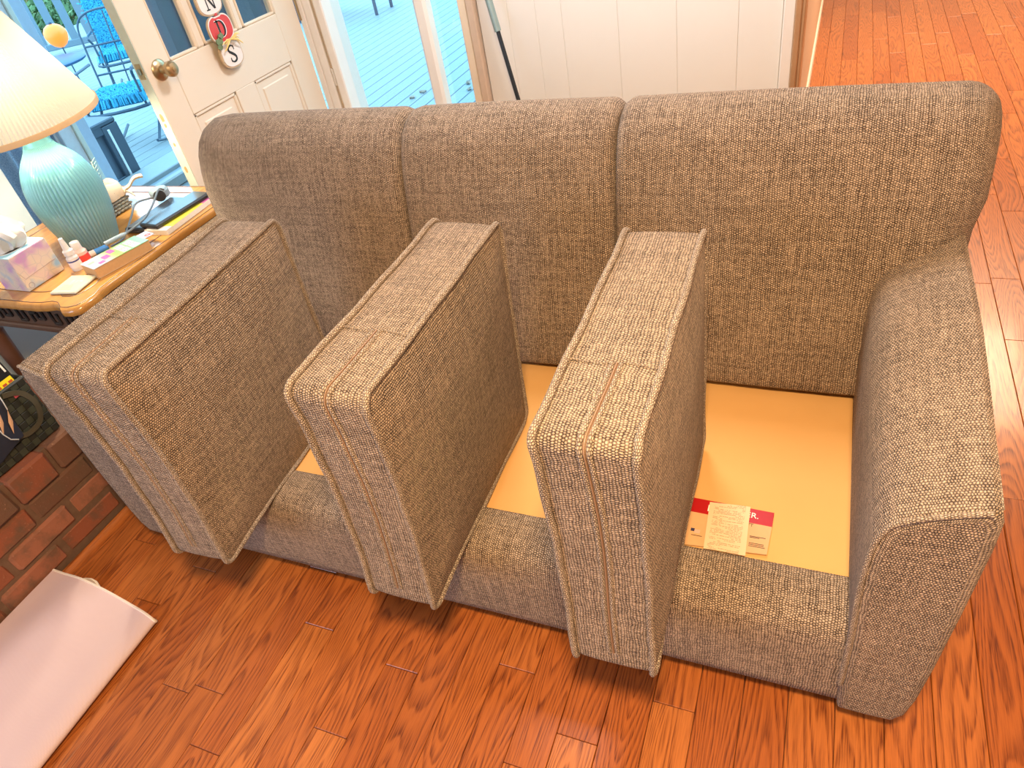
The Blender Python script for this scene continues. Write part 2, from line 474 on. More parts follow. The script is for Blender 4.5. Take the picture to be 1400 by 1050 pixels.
# ------------------------------------------------------------------ door_1: open glazed door, plane x = -2.45
def build_door():
    xf, xb = -2.45, -2.496
    y0, y1 = 1.056, 2.012
    d = struct(MB().span((xb, y0, .02), (xf, 1.187, 2.05), .003).build('door_1', M['door_paint']))
    MB().span((xb, 1.865, .02), (xf, y1, 2.05), .003).build('stile', M['door_paint'], d)
    for za, zb_ in ((.02, .25), (.868, 1.066), (1.965, 2.05)):
        MB().span((xb, 1.187, za), (xf, 1.865, zb_), .002).build('rail', M['door_paint'], d)
    MB().span((xb, 1.452, .25), (xf, 1.580, .868), .002).build('stile', M['door_paint'], d)
    cols = [(1.187, 1.352), (1.394, 1.607), (1.640, 1.865)]
    for a, b in ((1.352, 1.394), (1.607, 1.640)):
        MB().span((xb + .006, a, 1.066), (xf - .004, b, 1.965), .006).build('muntin', M['door_paint'], d)
    zs = [1.066, 1.345, 1.375, 1.655, 1.685, 1.965]
    for za, zb_ in ((1.345, 1.375), (1.655, 1.685)):
        for a, b in cols: MB().span((xb + .006, a, za), (xf - .004, b, zb_), .006).build('muntin', M['door_paint'], d)
    for a, b in cols:
        for k in range(3):
            za, zb_ = zs[2 * k], zs[2 * k + 1]
            MB().span((xf - .026, a - .004, za - .004), (xf - .022, b + .004, zb_ + .004)).build('pane', M['glass'], d)
            w = .012
            bd = MB()
            for p, q in (((a, za), (b, za + w)), ((a, zb_ - w), (b, zb_)), ((a, za), (a + w, zb_)), ((b - w, za), (b, zb_))):
                bd.span((xf - .022, p[0], p[1]), (xf - .002, q[0], q[1]), .004)
            bd.build('glazing_bead', M['wood_pale'], d)
    for a, b in ((1.187, 1.452), (1.580, 1.865)):
        MB().span((xf - .030, a, .25), (xf - .011, b, .868)).build('panel', M['door_paint'], d)
        MB().span((xf - .030, a + .045, .295), (xf - .006, b - .045, .823), .004).build('panel_field', M['door_paint'], d)
        w = .016
        bd = MB()
        for p, q in (((a, .25), (b, .25 + w)), ((a, .868 - w), (b, .868)), ((a, .25), (a + w, .868)), ((b - w, .25), (b, .868))):
            bd.span((xf - .022, p[0], p[1]), (xf - .003, q[0], q[1]), .005)
        bd.build('panel_moulding', M['door_paint'], d)
    # worn pale edge with latch plate
    ed = plain('worn_edge_paint', (.52, .58, .53), .6, var=.12, scale=30)
    MB().span((xb + .001, y0 - .002, .03), (xf - .001, y0 + .001, 2.04)).build('edge_strip', ed, d)
    lp = MB().span((xb + .010, y0 - .0045, 1.045), (xf - .010, y0 - .001, 1.10), .001).build('latch_plate', M['brass'], d)
    MB().span((xb + .016, y0 - .012, 1.062), (xf - .016, y0 - .004, 1.083), .003).build('latch_bolt', M['grey_metal'], lp)
    chip = plain('bare_wood_chip', (.45, .26, .12), .8)
    for z, s in ((.905, .010), (.875, .006), (.80, .005), (.70, .008), (.62, .005)):
        mb = MB(); poly = [(math.cos(t) * s * (.7 + .5 * random.random()), math.sin(t) * s * 1.7 * (.7 + .5 * random.random())) for t in [2 * PI * k / 9 for k in range(9)]]
        mb.prism(poly, 0, .0012, Matrix.Translation((xb + .022, y0 - .0018, z)) @ rot('X', 90))
        mb.build('paint_chip', chip, d)
    kb = MB().lathe([(.0, 0), (.037, 0), (.038, .004), (.032, .010), (.016, .014), (.012, .030), (.013, .036), (.022, .040), (.0275, .050), (.0275, .064), (.021, .072), (.010, .075), (0, .0755)],
                    32, M=Matrix.Translation((xf, 1.122, 1.058)) @ rot('Y', 90), caps=False).build('knob', M['brass'], d)
    MB().lathe([(.011, 0), (.011, .003), (.006, .004), (0, .004)], 16, M=Matrix.Translation((xf + .0745, 1.122, 1.058)) @ rot('Y', 90), caps=False).build('lock_button', M['brass'], kb)
    for z in (.4, 1.0, 1.8):
        MB().tube([(xf + .006, y1 + .003, z), (xf + .006, y1 + .003, z + .09)], .006, 8).build('hinge', M['brass'], d)
build_door()

# ------------------------------------------------------------------ hanging pumpkin sign on the door
def pumpkin_poly(w, h):
    pts = []
    for k in range(40):
        a = 2 * PI * k / 40
        r = 1 + .05 * math.cos(2 * a)
        lob = 1 + .035 * abs(math.sin(2.5 * (a - PI / 2)))
        x = w / 2 * math.copysign(abs(math.cos(a)) ** .68, math.cos(a)) * r * .95
        y = h / 2 * math.copysign(abs(math.sin(a)) ** .66, math.sin(a)) * lob * .96
        if abs(a - PI / 2) < .3: y -= .05 * h
        pts.append((x, y))
    return pts
def build_sign():
    root = tag(empty('door_sign', (-2.432, 1.475, 1.0)), 'hanging string of wooden pumpkin plaques lettered N, D and S on the door', 'sign')
    base = Matrix(((0, 0, 1, 0), (1, 0, 0, 0), (0, 1, 0, 0), (0, 0, 0, 1)))   # local xy -> world yz, z -> +x
    cream = plain('cream_plaque', (.80, .72, .66), .6); red = plain('red_plaque', (.62, .06, .06), .5)
    back = plain('plaque_edge', (.55, .40, .25), .7); blk = plain('black_letter', (.02, .02, .02), .6); wht = plain('white_letter', (.85, .82, .80), .6)
    grn = plain('green_leaf', (.16, .22, .11), .7); straw = plain('raffia_straw', (.85, .62, .22), .7)
    items = [('F', 1.515, 1.45), ('R', 1.41, 1.45), ('I', 1.31, 1.45), ('N', 1.207, 1.452), ('D', 1.106, 1.462), ('S', 1.008, 1.468)]
    items = items[3:]
    for ch, z, y in items:
        w, h = (.125, .092) if ch != 'S' else (.118, .092)
        Mx = Matrix.Translation((0.0, y - 1.46, z - 1.0)) @ base
        pq = MB().prism([(a * 1.1, b * 1.12) for a, b in pumpkin_poly(w, h)], 0, .010, Mx).build('plaque', back, root)
        face = red if ch == 'D' else cream
        if ch == 'D': MB().prism([(a * 1.09, b * 1.11) for a, b in pumpkin_poly(w, h)], .0095, .0105, Mx).build('pale_rim', cream, pq)
        MB().prism(pumpkin_poly(w, h), .010, .0125, Mx).build('face', face, pq)
        MB().prism([(-.008, h * .5), (.008, h * .5), (.004, h * .72), (-.004, h * .74)], .002, .0115, Mx).build('stem', face if ch == 'D' else back, pq)
        # serif letters built from bars
        lm = MB(); th, s = .012, .030
        if ch == 'N':
            polys = [[(-.022, -s), (-.017, -s), (-.017, s), (-.022, s)], [(.017, -s), (.022, -s), (.022, s), (.017, s)],
                     [(-.024, s), (-.012, s), (.022, -s), (.013, -s)], [(-.030, -s), (-.010, -s), (-.010, -s + .004), (-.030, -s + .004)],
                     [(.010, s - .004), (.030, s - .004), (.030, s), (.010, s)], [(-.030, s - .004), (-.016, s - .004), (-.016, s), (-.030, s)]]
        elif ch == 'D':
            polys = [[(-.020, -s), (-.011, -s), (-.011, s), (-.020, s)], [(-.027, -s), (-.004, -s), (-.004, -s + .004), (-.027, -s + .004)], [(-.027, s - .004), (-.004, s - .004), (-.004, s), (-.027, s)]]
            A = [PI / 2 - PI * k / 14 for k in range(15)]
            for k in range(14):
                polys.append([(-.004 + .026 * math.cos(A[k]), s * math.sin(A[k])), (-.004 + .026 * math.cos(A[k + 1]), s * math.sin(A[k + 1])),
                              (-.004 + .016 * math.cos(A[k + 1]), (s - .004) * math.sin(A[k + 1])), (-.004 + .016 * math.cos(A[k]), (s - .004) * math.sin(A[k]))])
        else:
            c = smooth_path([(.017, .018, 0), (.012, .027, 0), (0, .030, 0), (-.014, .024, 0), (-.015, .012, 0), (0, .001, 0), (.015, -.012, 0), (.014, -.024, 0), (0, -.030, 0), (-.012, -.027, 0), (-.018, -.017, 0)], 4)
            polys = []
            for k in range(len(c) - 1):
                t = (c[k + 1] - c[k]).normalized(); n = Vector((-t.y, t.x, 0))
                f = lambda q: .0022 + .0032 * max(0, 1 - abs(q / (len(c) - 1) - .5) * 2.2)
                polys.append([tuple((c[k] - n * f(k))[:2]), tuple((c[k + 1] - n * f(k + 1))[:2]), tuple((c[k + 1] + n * f(k + 1))[:2]), tuple((c[k] + n * f(k))[:2])])
            polys += [[(.014, .012), (.018, .012), (.019, .028), (.016, .028)], [(-.019, -.028), (-.016, -.028), (-.014, -.012), (-.018, -.012)]]
        if ch == 'D':
            lw = MB()
            for p in polys: lw.prism([(a * 1.12 + .002, b * 1.08) for a, b in p], .0120, .0130, Mx)
            lw.build('letter_outline', wht, pq)
        for p in polys: lm.prism(p, .0122, .0138, Mx)
        lab(lm.build('letter', blk, pq), 'black letter ' + ch)
        MB().tube([Mx @ Vector((0, h * .5, .006)), Mx @ Vector((.004, h * .66, .006)), Mx @ Vector((0, h * .78, .006))], .003, 6).build('twine', straw, pq)
    # raffia bow and leaf above the S
    Mx = Matrix.Translation((.020, .014, .060)) @ base @ Matrix.Scale(1.35, 4)
    bow = MB()
    rb = random.Random(2)
    for k in range(16):
        a = rb.uniform(-.5, .5) + (0 if k % 2 else PI); L = rb.uniform(.025, .048)
        tip = (math.cos(a) * L, math.sin(a) * L * .8 - .008, rb.uniform(.002, .012))
        bow.tube([Mx @ Vector((0, 0, .004)), Mx @ Vector((tip[0] * .5, tip[1] * .5 + .006, .012)), Mx @ Vector(tip)], [.0022, .003, .0012], 5)
    bow.build('raffia_bow', straw, root)
    lf = MB()
    for dx, dy, s in ((-.045, .006, 1), (-.032, .018, .8), (-.05, -.008, .7)):
        lf.prism([(dx + s * .014 * math.cos(t), dy + s * .010 * math.sin(t) * (1 + .25 * math.cos(5 * t))) for t in [2 * PI * k / 14 for k in range(14)]], 0, .003, Mx)
    lf.build('leaf', grn, root)
build_sign()

# pole leaning on the panelled wall
def build_pole():
    a, b = Vector((-1.22, 1.80, .012)), Vector((-1.55, 2.020, 1.42))
    root = tag(empty('leaning_pole', a), 'long pole with grey upper sleeve and black shaft leaning on the panelled wall', 'pole')
    t = (b - a)
    MB().tube([(0, 0, 0), t * .635], .009, 10).build('shaft', M['dark_metal'], root)
    MB().tube([t * .63, t], .0145, 12).build('sleeve', M['grey_metal'], root)
    MB().tube([t * -.0, t * .02], .014, 10).build('foot', M['black'], root)
build_pole()

# ------------------------------------------------------------------ sofa
SX0, SX1 = -1.825, 0.0
CX = (SX0 + SX1) / 2
def build_sofa():
    S = tag(empty('sofa', (CX, .4, 0)), 'three-seat sofa in brown-beige tweed with its seat cushions standing on edge', 'sofa')
    off = Vector((-CX, -.4, 0))
    Mo = Matrix.Translation(off)
    def part(mb, name, mat, parent=S, sharp=32): return mb.build(name, mat, parent, sharp=sharp)
    # arms ----------------------------------------------------
    sec = [(.010, .052), (.002, .15), (.0, .30), (-.006, .45), (-.006, .54), (-.002, .598), (.007, .632), (.021, .655), (.05, .674), (.09, .692),
           (.120, .704), (.138, .709), (.149, .702), (.155, .680), (.156, .62), (.154, .53), (.152, .447), (.149, .36), (.146, .268), (.139, .146), (.130, .085), (.112, .053), (.06, .050)]
    cx, cz = .075, .36
    def section(y, inset, flare):
        n = len(sec); out = []
        for i, (x, z) in enumerate(sec):
            a = Vector((*sec[(i - 1) % n], 0)); b = Vector((*sec[(i + 1) % n], 0)); t = (b - a).normalized()
            nn = Vector((t.y, -t.x, 0))           # outward for this winding
            c = Vector((x - cx, z - cz, 0))
            if nn.dot(c) < 0: nn = -nn
            xx = cx + (x - cx) * (1 - inset / .078); zz = cz + (z - cz) * (1 - inset / .34)
            k = max(0, min(1, (x - .02) / .12)) * max(0, min(1, (z - .3) / .3))
            out.append((xx + flare * k, y, zz))
        return out
    ys = [(-.146, .020), (-.1452, .014), (-.1432, .008), (-.1400, .004), (-.1355, .0012), (-.130, 0), (-.05, -.001), (.1, -.002), (.3, -.002), (.5, -.001), (.7, 0), (.86, 0), (.90, .008)]
    for mir in (1, -1):
        mb = MB(); rows = []
        for y, ins in ys:
            fl_ = .018 * max(0, min(1, (y + .146) / .5))
            r = section(y, ins, fl_)
            if mir < 0: r = [(2 * CX - p[0], p[1], p[2]) for p in r]
            rows.append([Vector(p) + off for p in r])
        mb.grid(rows, closed_u=True)
        for rw in (rows[0], rows[-1]):
            ctr = sum(rw, Vector()) / len(rw); n_ = len(rw)
            uvf = lambda p: (p.x, p.z)
            vs_ = list(rw) + [ctr]; fs_ = [(i, (i + 1) % n_, n_) for i in range(n_)]
            mb.add(vs_, fs_, None, [[uvf(vs_[k]) for k in f] for f in fs_])
        arm = part(mb, 'arm', M['fabric'], sharp=40)
        # front piping: round the front outline from the inner foot, over the top, to the outer top corner
        fp = [Vector(p) + off for p in section(-.1435, .0020, 0)[1:12]]
        fp = [Vector((2 * CX - p.x - 2 * CX - 2 * off.x + 0, p.y, p.z)) if False else p for p in fp]
        if mir < 0: fp = [Vector((-(p.x), p.y, p.z)) for p in fp]
        part(MB().tube(smooth_path(fp, 3), .0046, 8), 'front_piping', M['piping'], arm)
        op = []
        for k in range(13):
            y = -.125 + k * (.86 / 12)
            fl_ = .018 * max(0, min(1, (y + .146) / .5))
            q = Vector((.1485 + fl_, y, .7005)) + off
            op.append(Vector((-q.x, q.y, q.z)) if mir < 0 else q)
        part(MB().tube(op, .0030, 6), 'side_seam', M['piping'], arm)
    # front rail -------------------------------------------------
    prof = [(.02, .052), (-.112, .050), (-.126, .058), (-.131, .085), (-.134, .15), (-.133, .22), (-.129, .262), (-.120, .287), (-.104, .303), (-.08, .311), (-.04, .314), (-.012, .314), (-.003, .311), (0.0, .304), (.02, .29)]
    rows = []
    for k in range(9):
        x = SX0 - .02 + (SX1 - SX0 + .04) * k / 8
        rows.append([Vector((x, p[0], p[1])) + off for p in prof])
    mb = MB().grid(rows, caps=True); part(mb, 'front_rail', M['fabric'], sharp=60)
    # seat deck, slightly billowed cloth
    rows = []
    for j in range(9):
        y = -.004 + .60 * j / 8
        rows.append([Vector((SX0 + .002 + (SX1 - SX0 - .004) * i / 36, y, .306 + .004 * math.sin(PI * j / 8) + .0015 * math.sin(i * 1.7 + j))) + off for i in range(37)])
    mb = MB().grid(rows)
    mb.span(Vector((SX0 - .01, .0, .20)) + off, Vector((SX1 + .01, .60, .300)) + off)
    deck = part(mb, 'seat_deck', M['deckcloth'])
    lab(deck, 'plain golden cream cloth over the seat springs')
    # base and legs
    part(MB().span(Vector((SX0 - .13, -.06, .028)) + off, Vector((SX1 + .13, .86, .060)) + off, .004), 'dust_cover', M['black'])
    for x in (SX0 - .09, SX1 + .09):
        for y in (-.085, .82):
            part(MB().lathe([(.018, 0), (.022, .004), (.026, .04)], 12, c=Vector((x, y, 0)) + off), 'leg', M['black'])
    # back sections -------------------------------------------------
    bp = [(.575, .318), (.540, .322), (.530, .338), (.536, .37), (.549, .45), (.566, .54), (.586, .63), (.606, .72), (.624, .80), (.640, .865), (.660, .918), (.690, .960), (.727, .985), (.77, .995), (.815, .988),
          (.858, .963), (.888, .922), (.900, .86), (.898, .70), (.894, .50), (.890, .318)]
    nb = len(bp); nrm = []
    for i in range(nb):
        a = Vector(bp[(i - 1) % nb]); b = Vector(bp[(i + 1) % nb]); t = (b - a).normalized()
        n2 = Vector((-t.y, t.x)); c = Vector(bp[i]) - Vector((.74, .6))
        if n2.dot(c) < 0: n2 = -n2
        nrm.append(n2)
    secs = [(-2.010, -1.2165, 'outL'), (-1.2165, -.608, ''), (-.608, .192, 'outR')]
    for a, b, kind in secs:
        xs = []
        ra = .125 if kind == 'outL' else .032; rb_ = .065 if kind == 'outR' else .032
        for t in (0, .015, .05, .11, .20, .32, .47, .7, 1) + ((1.25, 1.6, 2.0, 2.5) if kind == 'outL' else ()): xs.append((a + ra * t, ra - math.sqrt(max(0, ra * ra - (ra * (1 - min(t, 1))) ** 2)), ))
        a2 = a + ra * (2.5 if kind == 'outL' else 1); b2 = b - rb_ * (2.6 if kind == 'outR' else 1)
        for k in range(1, 8): xs.append((a2 + (b2 - a2) * k / 8, 0))
        for t in ((2.6, 2.1, 1.65, 1.3) if kind == 'outR' else ()) + (1, .7, .47, .32, .20, .11, .05, .015, 0): xs.append((b - rb_ * t, rb_ - math.sqrt(max(0, rb_ * rb_ - (rb_ * (1 - min(t, 1))) ** 2))))
        rows = []
        for x, ins in xs:
            s_ = (x - a) / (b - a); puff = .008 * math.sin(PI * max(0, min(1, s_)))
            ring = []
            for i, (y, z) in enumerate(bp):
                w = 1
                dd = ins * w * (1.0 if y < .86 else .4)
                if y < .70 and z < .84 and kind:
                    q = (b - x) if kind == 'outR' else (x - a); R_ = .17
                    if q < R_:
                        k_ = max(0, min(1, (.84 - z) / .16)); k_ = k_ * k_ * (3 - 2 * k_)
                        dd = max(dd, k_ * (R_ - math.sqrt(max(0, R_ * R_ - (R_ - q) ** 2))))
                pf = puff * (1 if (y < .80 and z > .33) else .3)
                ring.append(Vector((x, y + nrm[i].x * (pf - dd), z + nrm[i].y * (pf - dd))) + off)
            rows.append(ring)
        mb = MB().grid(rows, closed_u=True)
        mb.add(rows[0], [tuple(range(nb))]); mb.add(rows[-1], [tuple(range(nb))[::-1]])
        part(mb, 'back_section', M['fabric'], sharp=70)
    # labels on the deck ---------------------------------------------------
    zt = .3118
    lcol = plain('label_cloth', (.62, .36, .17), .6); redm = plain('label_red', (.40, .006, .008), .4); whm = plain('label_white', (.9, .85, .78), .6)
    blu = plain('flag_blue', (.03, .03, .08), .6); pnk = plain('flag_pink', (.75, .40, .30), .6); bk = plain('label_black', (.06, .03, .015), .6)
    def quad(pts, z0, z1): return MB().prism([(p[0] + off.x, p[1] + off.y) for p in pts], z0, z1)
    L0 = [(-.345, -.004), (-.160, .003), (-.1535, .126), (-.345, .133)]
    cl = part(quad([(-.345, -.002), (-.158, .012), (-.154, .088), (-.345, .092)], zt - .002, zt + .0004), 'care_label', lcol)
    lab(cl, 'amber sewn-in label with red header band')
    part(quad([(-.345, .092), (-.154, .087), (-.153, .127), (-.345, .133)], zt - .002, zt + .0006), 'red_band', redm, cl)
    mt = lambda x, y: Matrix.Translation(Vector((x, y, zt + .0008)) + off) @ rot('Z', -1.5)
    text_mesh('lettering', 'TER.', .021, whm, .0002, mt(-.203, .109), cl)
    text_mesh('lettering', 'L', .026, whm, .0002, mt(-.287, .108), cl)
    text_mesh('lettering', 'FT', .012, bk, .0002, mt(-.198, .082), cl)
    part(quad([(-.318, .038), (-.310, .038), (-.310, .046), (-.318, .046)], zt, zt + .0008), 'flag_canton', blu, cl)
    part(quad([(-.310, .034), (-.298, .034), (-.298, .044), (-.310, .044)], zt, zt + .0008), 'flag_stripes', pnk, cl)
    ln = MB()
    for (x0, x1, y) in ((-.196, -.164, .052), (-.196, -.176, .049), (-.196, -.166, .034), (-.196, -.166, .030), (-.196, -.163, .026), (-.315, -.292, .027)):
        ln.prism([(x0 + off.x, y + off.y), (x1 + off.x, y + off.y), (x1 + off.x, y + .0015 + off.y), (x0 + off.x, y + .0015 + off.y)], zt + .0003, zt + .0008)
    stuff(part(ln, 'print_lines', bk, cl))
    pm = NG('receipt_paper'); pc = pm.coord('Object')
    s = pm.sep(pm.mapping(pc, loc=tuple(-off)))
    rowi = pm.m('FLOOR', pm.m('MULTIPLY', s[1], 260.0))
    ch = pm.noise(pm.comb(pm.m('MULTIPLY', s[0], 420.0), pm.m('MULTIPLY', rowi, 3.7)), 1, 2)
    inrow = pm.m('GREATER_THAN', pm.m('FRACT', pm.m('MULTIPLY', s[1], 260.0)), .55)
    rl = pm.m('GREATER_THAN', pm.noise(pm.comb(pm.m('MULTIPLY', s[0], 30.0), pm.m('MULTIPLY', rowi, 9.3)), 1, 1), .47)
    edge = pm.m('MULTIPLY', pm.m('GREATER_THAN', s[0], -.278), pm.m('LESS_THAN', s[0], -.212))
    ink = pm.m('MULTIPLY', pm.m('MULTIPLY', pm.m('MULTIPLY', inrow, rl), edge), pm.m('GREATER_THAN', ch, .45))
    pm.set(pm.mix(pm.m('MULTIPLY', ink, .7), (.74, .53, .33), (.22, .12, .06)), .7)
    rows = []
    for j in range(5):
        t = j / 4
        l_ = Vector((-.284 + (-.290 + .284) * t, -.004 + .131 * t, 0)); r_ = Vector((-.199 + (-.203 + .199) * t, -.002 + .133 * t, 0))
        rows.append([l_.lerp(r_, k / 4) + Vector((0, 0, zt + .0022 + .0012 * math.sin(k * 1.3 + j))) + off for k in range(5)])
    rt = part(MB().grid(rows), 'paper_tag', pm.mat)
    lab(rt, 'pale printed paper tag lying over the red label')
build_sofa()

# ------------------------------------------------------------------ seat cushions
CD, CH, CT = .6161, .5919, .1531
def rodr(w):
    w = Vector(w); a = w.length
    return Matrix.Rotation(a, 4, w.normalized())
def outline(seed, inset=0.0, out=0.0):
    """rounded rectangle in (y,z), counter-clockwise starting at the bottom front; front side sags inward"""
    r = .030; pts = []
    hx, h = CD / 2, CH
    def seg(a, b, n):
        for k in range(n): pts.append((a[0] + (b[0] - a[0]) * k / n, a[1] + (b[1] - a[1]) * k / n))
    def arc(c, a0, n=5):
        for k in range(n): 
            a = a0 + PI / 2 * k / n; pts.append((c[0] + r * math.cos(a), c[1] + r * math.sin(a)))
    seg((-hx + r, 0), (hx - r, 0), 16); arc((hx - r, r), -PI / 2)
    seg((hx, r), (hx, h - r), 16); arc((hx - r, h - r), 0)
    seg((hx - r, h), (-hx + r, h), 18); arc((-hx + r, h - r), PI / 2)
    seg((-hx, h - r), (-hx, r), 20); arc((-hx + r, r), PI)
    n = len(pts); res = []
    for i, (y, z) in enumerate(pts):
        a = Vector(pts[(i - 1) % n]); b = Vector(pts[(i + 1) % n]); t = (b - a).normalized(); nn = Vector((t.y, -t.x))
        d = out - inset
        fy = max(0, 1 - (y + hx) / .12)
        d -= fy * .017 * max(0, math.sin(PI * max(0, min(1, z / h)) ** 1.0)) ** .9
        d += .0022 * noise.noise(Vector((y * 9, z * 9, seed * 3.1))) + .0015 * noise.noise(Vector((y * 25, z * 25, seed * 5.7)))
        if abs(nn.y) > .8 and z > h * .5: d -= .004 * math.sin(PI * (y + hx) / CD)
        dr = max(0, (-y - .12) / .19) ** 2 * .017 * max(0, 1 - z / h)
        res.append(Vector((0, y + nn.x * d, z + nn.y * d - dr)))
    return res
def build_cushion(idx, loc, rv, label):
    C = empty('seat_cushion', loc); C.rotation_euler = rodr(rv).to_euler()
    tag(C, label, 'cushion', 'seat cushions standing on edge')
    mb = MB(); h = CT / 2
    base = outline(idx)
    # boxing strip
    rows = []
    for t in (-1, -.97, -.8, -.45, 0, .45, .8, .97, 1):
        sag = -.0015 + .004 * (1 - abs(t) ** 4)
        o_ = outline(idx, out=-.0055 + sag)
        rows.append([Vector((t * (h - .002), p.y, p.z)) for p in o_])
    mb.grid(rows, closed_u=True)
    # crowned faces
    cen = Vector((0, 0, CH / 2))
    for sgn in (-1, 1):
        rr = []
        o_ = outline(idx, out=-.005)
        for s in (1, .985, .96, .92, .85, .75, .6, .42, .22, .06):
            bulge = .020 * (1 - s ** 3.2)
            ring = []
            for p in o_:
                q = cen + (p - cen) * s
                wv = .0022 * noise.noise(Vector((q.y * 6, q.z * 6, idx * 2.3 + sgn)))
                q.x = sgn * (h - .002 + bulge + wv * (1 - s ** 6))
                ring.append(q)
            rr.append(ring)
        fs = []; vs = [p for r in rr for p in r]; n = len(o_)
        for j in range(len(rr) - 1):
            for i in range(n):
                f = (j * n + i, j * n + (i + 1) % n, (j + 1) * n + (i + 1) % n, (j + 1) * n + i)
                fs.append(f if sgn > 0 else f[::-1])
        last = tuple((len(rr) - 1) * n + i for i in range(n)); fs.append(last if sgn > 0 else last[::-1])
        uvs = [[(vs[k].y, vs[k].z) for k in f] for f in fs]
        mb.add(vs, fs, None, uvs)
    mb.build('cover', M['fabric'], C, sharp=60)
    for sgn in (-1, 1):
        o_ = outline(idx, out=-.0015)
        P = [Vector((sgn * (h - .002 + .0012 * math.sin(k * .9 + idx)), p.y, p.z)) for k, p in enumerate(o_)]
        MB().tube(P, .0062, 8, closed=True).build('piping', M['piping'], C)
    # zipper strip: from the top strip, round the front corner, down the front
    o_ = outline(idx, out=.0)
    top0 = 16 + 5 + 16 + 5          # first index of the top run (goes from back to front)
    start = next(i for i in range(top0, top0 + 18) if o_[i].y < -CD / 2 + .185)
    run = o_[start:len(o_) - 5]
    nrm = []
    for i in range(len(run)):
        a = run[max(i - 1, 0)]; b = run[min(i + 1, len(run) - 1)]; t = (b - a).normalized()
        nrm.append(Vector((0, t.z, -t.y)))
    x0 = .004 * (idx - 1)
    xw = [x0 + .0025 * math.sin(i * .35 + idx) for i in range(len(run))]
    lift = -.0012
    rows = []
    for i, p in enumerate(run):
        q = p + nrm[i] * (lift - .0010)
        rows.append([Vector((xw[i] + dx, q.y, q.z)) + nrm[i] * dn for dx, dn in ((-.0032, -.004), (-.0028, -.0004), (0, .0004), (.0028, -.0004), (.0032, -.004))])
    z = MB().grid(rows).build('zipper', M['zipper'] if idx else plain('zipper_dark', (.075, .05, .035), .8), C)
    if idx == 0: lab(z, 'zipper hidden in its fabric fold')
    P = [Vector((xw[i], 0, 0)) + run[i] + nrm[i] * (lift + .0008) for i in range(len(run))]
    MB().tube(P, .0013, 6).build('zipper_teeth', plain('zipper_teeth_%d' % idx, (.30, .18, .11), .5), z)
    for dx in (-.0070, .0070):
        P = [Vector((xw[i] + dx, 0, 0)) + run[i] + nrm[i] * (lift - .0012) for i in range(len(run))]
        MB().tube(P, .0041, 7).build('zipper_welt', M['piping'], C)
    # cross seam where the zipper strip begins
    p, n_ = o_[start], Vector((0, 0, 1))
    P = [Vector((x, p.y + .003 * math.sin(x * 60), p.z - .0028 + .0006 * math.sin(x * 300))) for x in [-h + .006 + (CT - .012) * k / 12 for k in range(13)]]
    MB().tube(P, .0018, 6).build('cross_seam', M['piping'], C)
    return C
build_cushion(0, (-1.44325, -.01060, .3166), (.01152, .02757, .05496), 'tweed seat cushion standing on edge beside the left arm, against the table end')
build_cushion(1, (-.87457, .01090, .3167), (-.00627, .04124, .01491), 'tweed seat cushion standing on edge at mid-sofa, between the two other cushions')
build_cushion(2, (-.40416, -.00855, .3199), (.00477, -.00339, .01260), 'tweed seat cushion standing on edge closest to the red deck label')

# ------------------------------------------------------------------ brick hearth
def build_hearth():
    H = tag(empty('hearth', (-2.6, -.5, 0)), 'raised red brick hearth with rounded worn edges beside the sofa', 'hearth')
    off = Vector((2.6, .5, 0)); rb = random.Random(11)
    xf = -2.15; ya, yb = -1.35, .13
    MB().span(Vector((-3.096, ya, 0)) + off, Vector((xf - .007, yb - .012, .370)) + off).build('mortar_bed', M['mortar'], H)
    def brick(c, s, r=.010):
        mb = MB().box((0, 0, 0), s, r)
        # slightly uneven
        mb.v = [tuple(Vector(v) + Vector((rb.uniform(-1, 1), rb.uniform(-1, 1), rb.uniform(-1, 1))) * .0022) for v in mb.v]
        o = mb.build('brick', M['brick'], H, Vector(c) + off, 32)
        o.rotation_euler = (rb.uniform(-.012, .012), rb.uniform(-.01, .01), rb.uniform(-.012, .012))
    pit = .143
    y = yb + .024
    k = 0
    while y > ya:
        w = .128 if y <= yb else .104
        y = min(y, yb)
        brick((xf - .092 + rb.uniform(-.004, .004), y - w / 2, .328), (.20, w, .096), .008)
        if y > -.9: brick((xf - .092 - .208, y - w / 2 , .345), (.195, w, .062), .008)
        y -= pit; k += 1
    for ci, (z0, z1, sh) in enumerate(((.200, .270, -.099), (.119, .189, -.011), (.040, .108, -.095))):
        y = yb + .12 + sh
        while y > ya:
            y1 = min(y, yb); y0 = max(y - .205, ya)
            if y1 - y0 > .03:
                brick((xf - .052 + rb.uniform(-.006, .004), (y0 + y1) / 2, (z0 + z1) / 2), (.105, y1 - y0, z1 - z0), .008)
            y -= .219
    # wood shoe moulding at the foot
    prof = [(0, 0), (.022, 0), (.021, .008), (.016, .017), (.008, .022), (0, .023)]
    rows = [[Vector((xf + .001 + p[0], yy, p[1])) + off for p in prof] for yy in (ya, yb)]
    MB().grid(rows, closed_u=True, caps=True).build('shoe_moulding', M['oak'], H)
build_hearth()

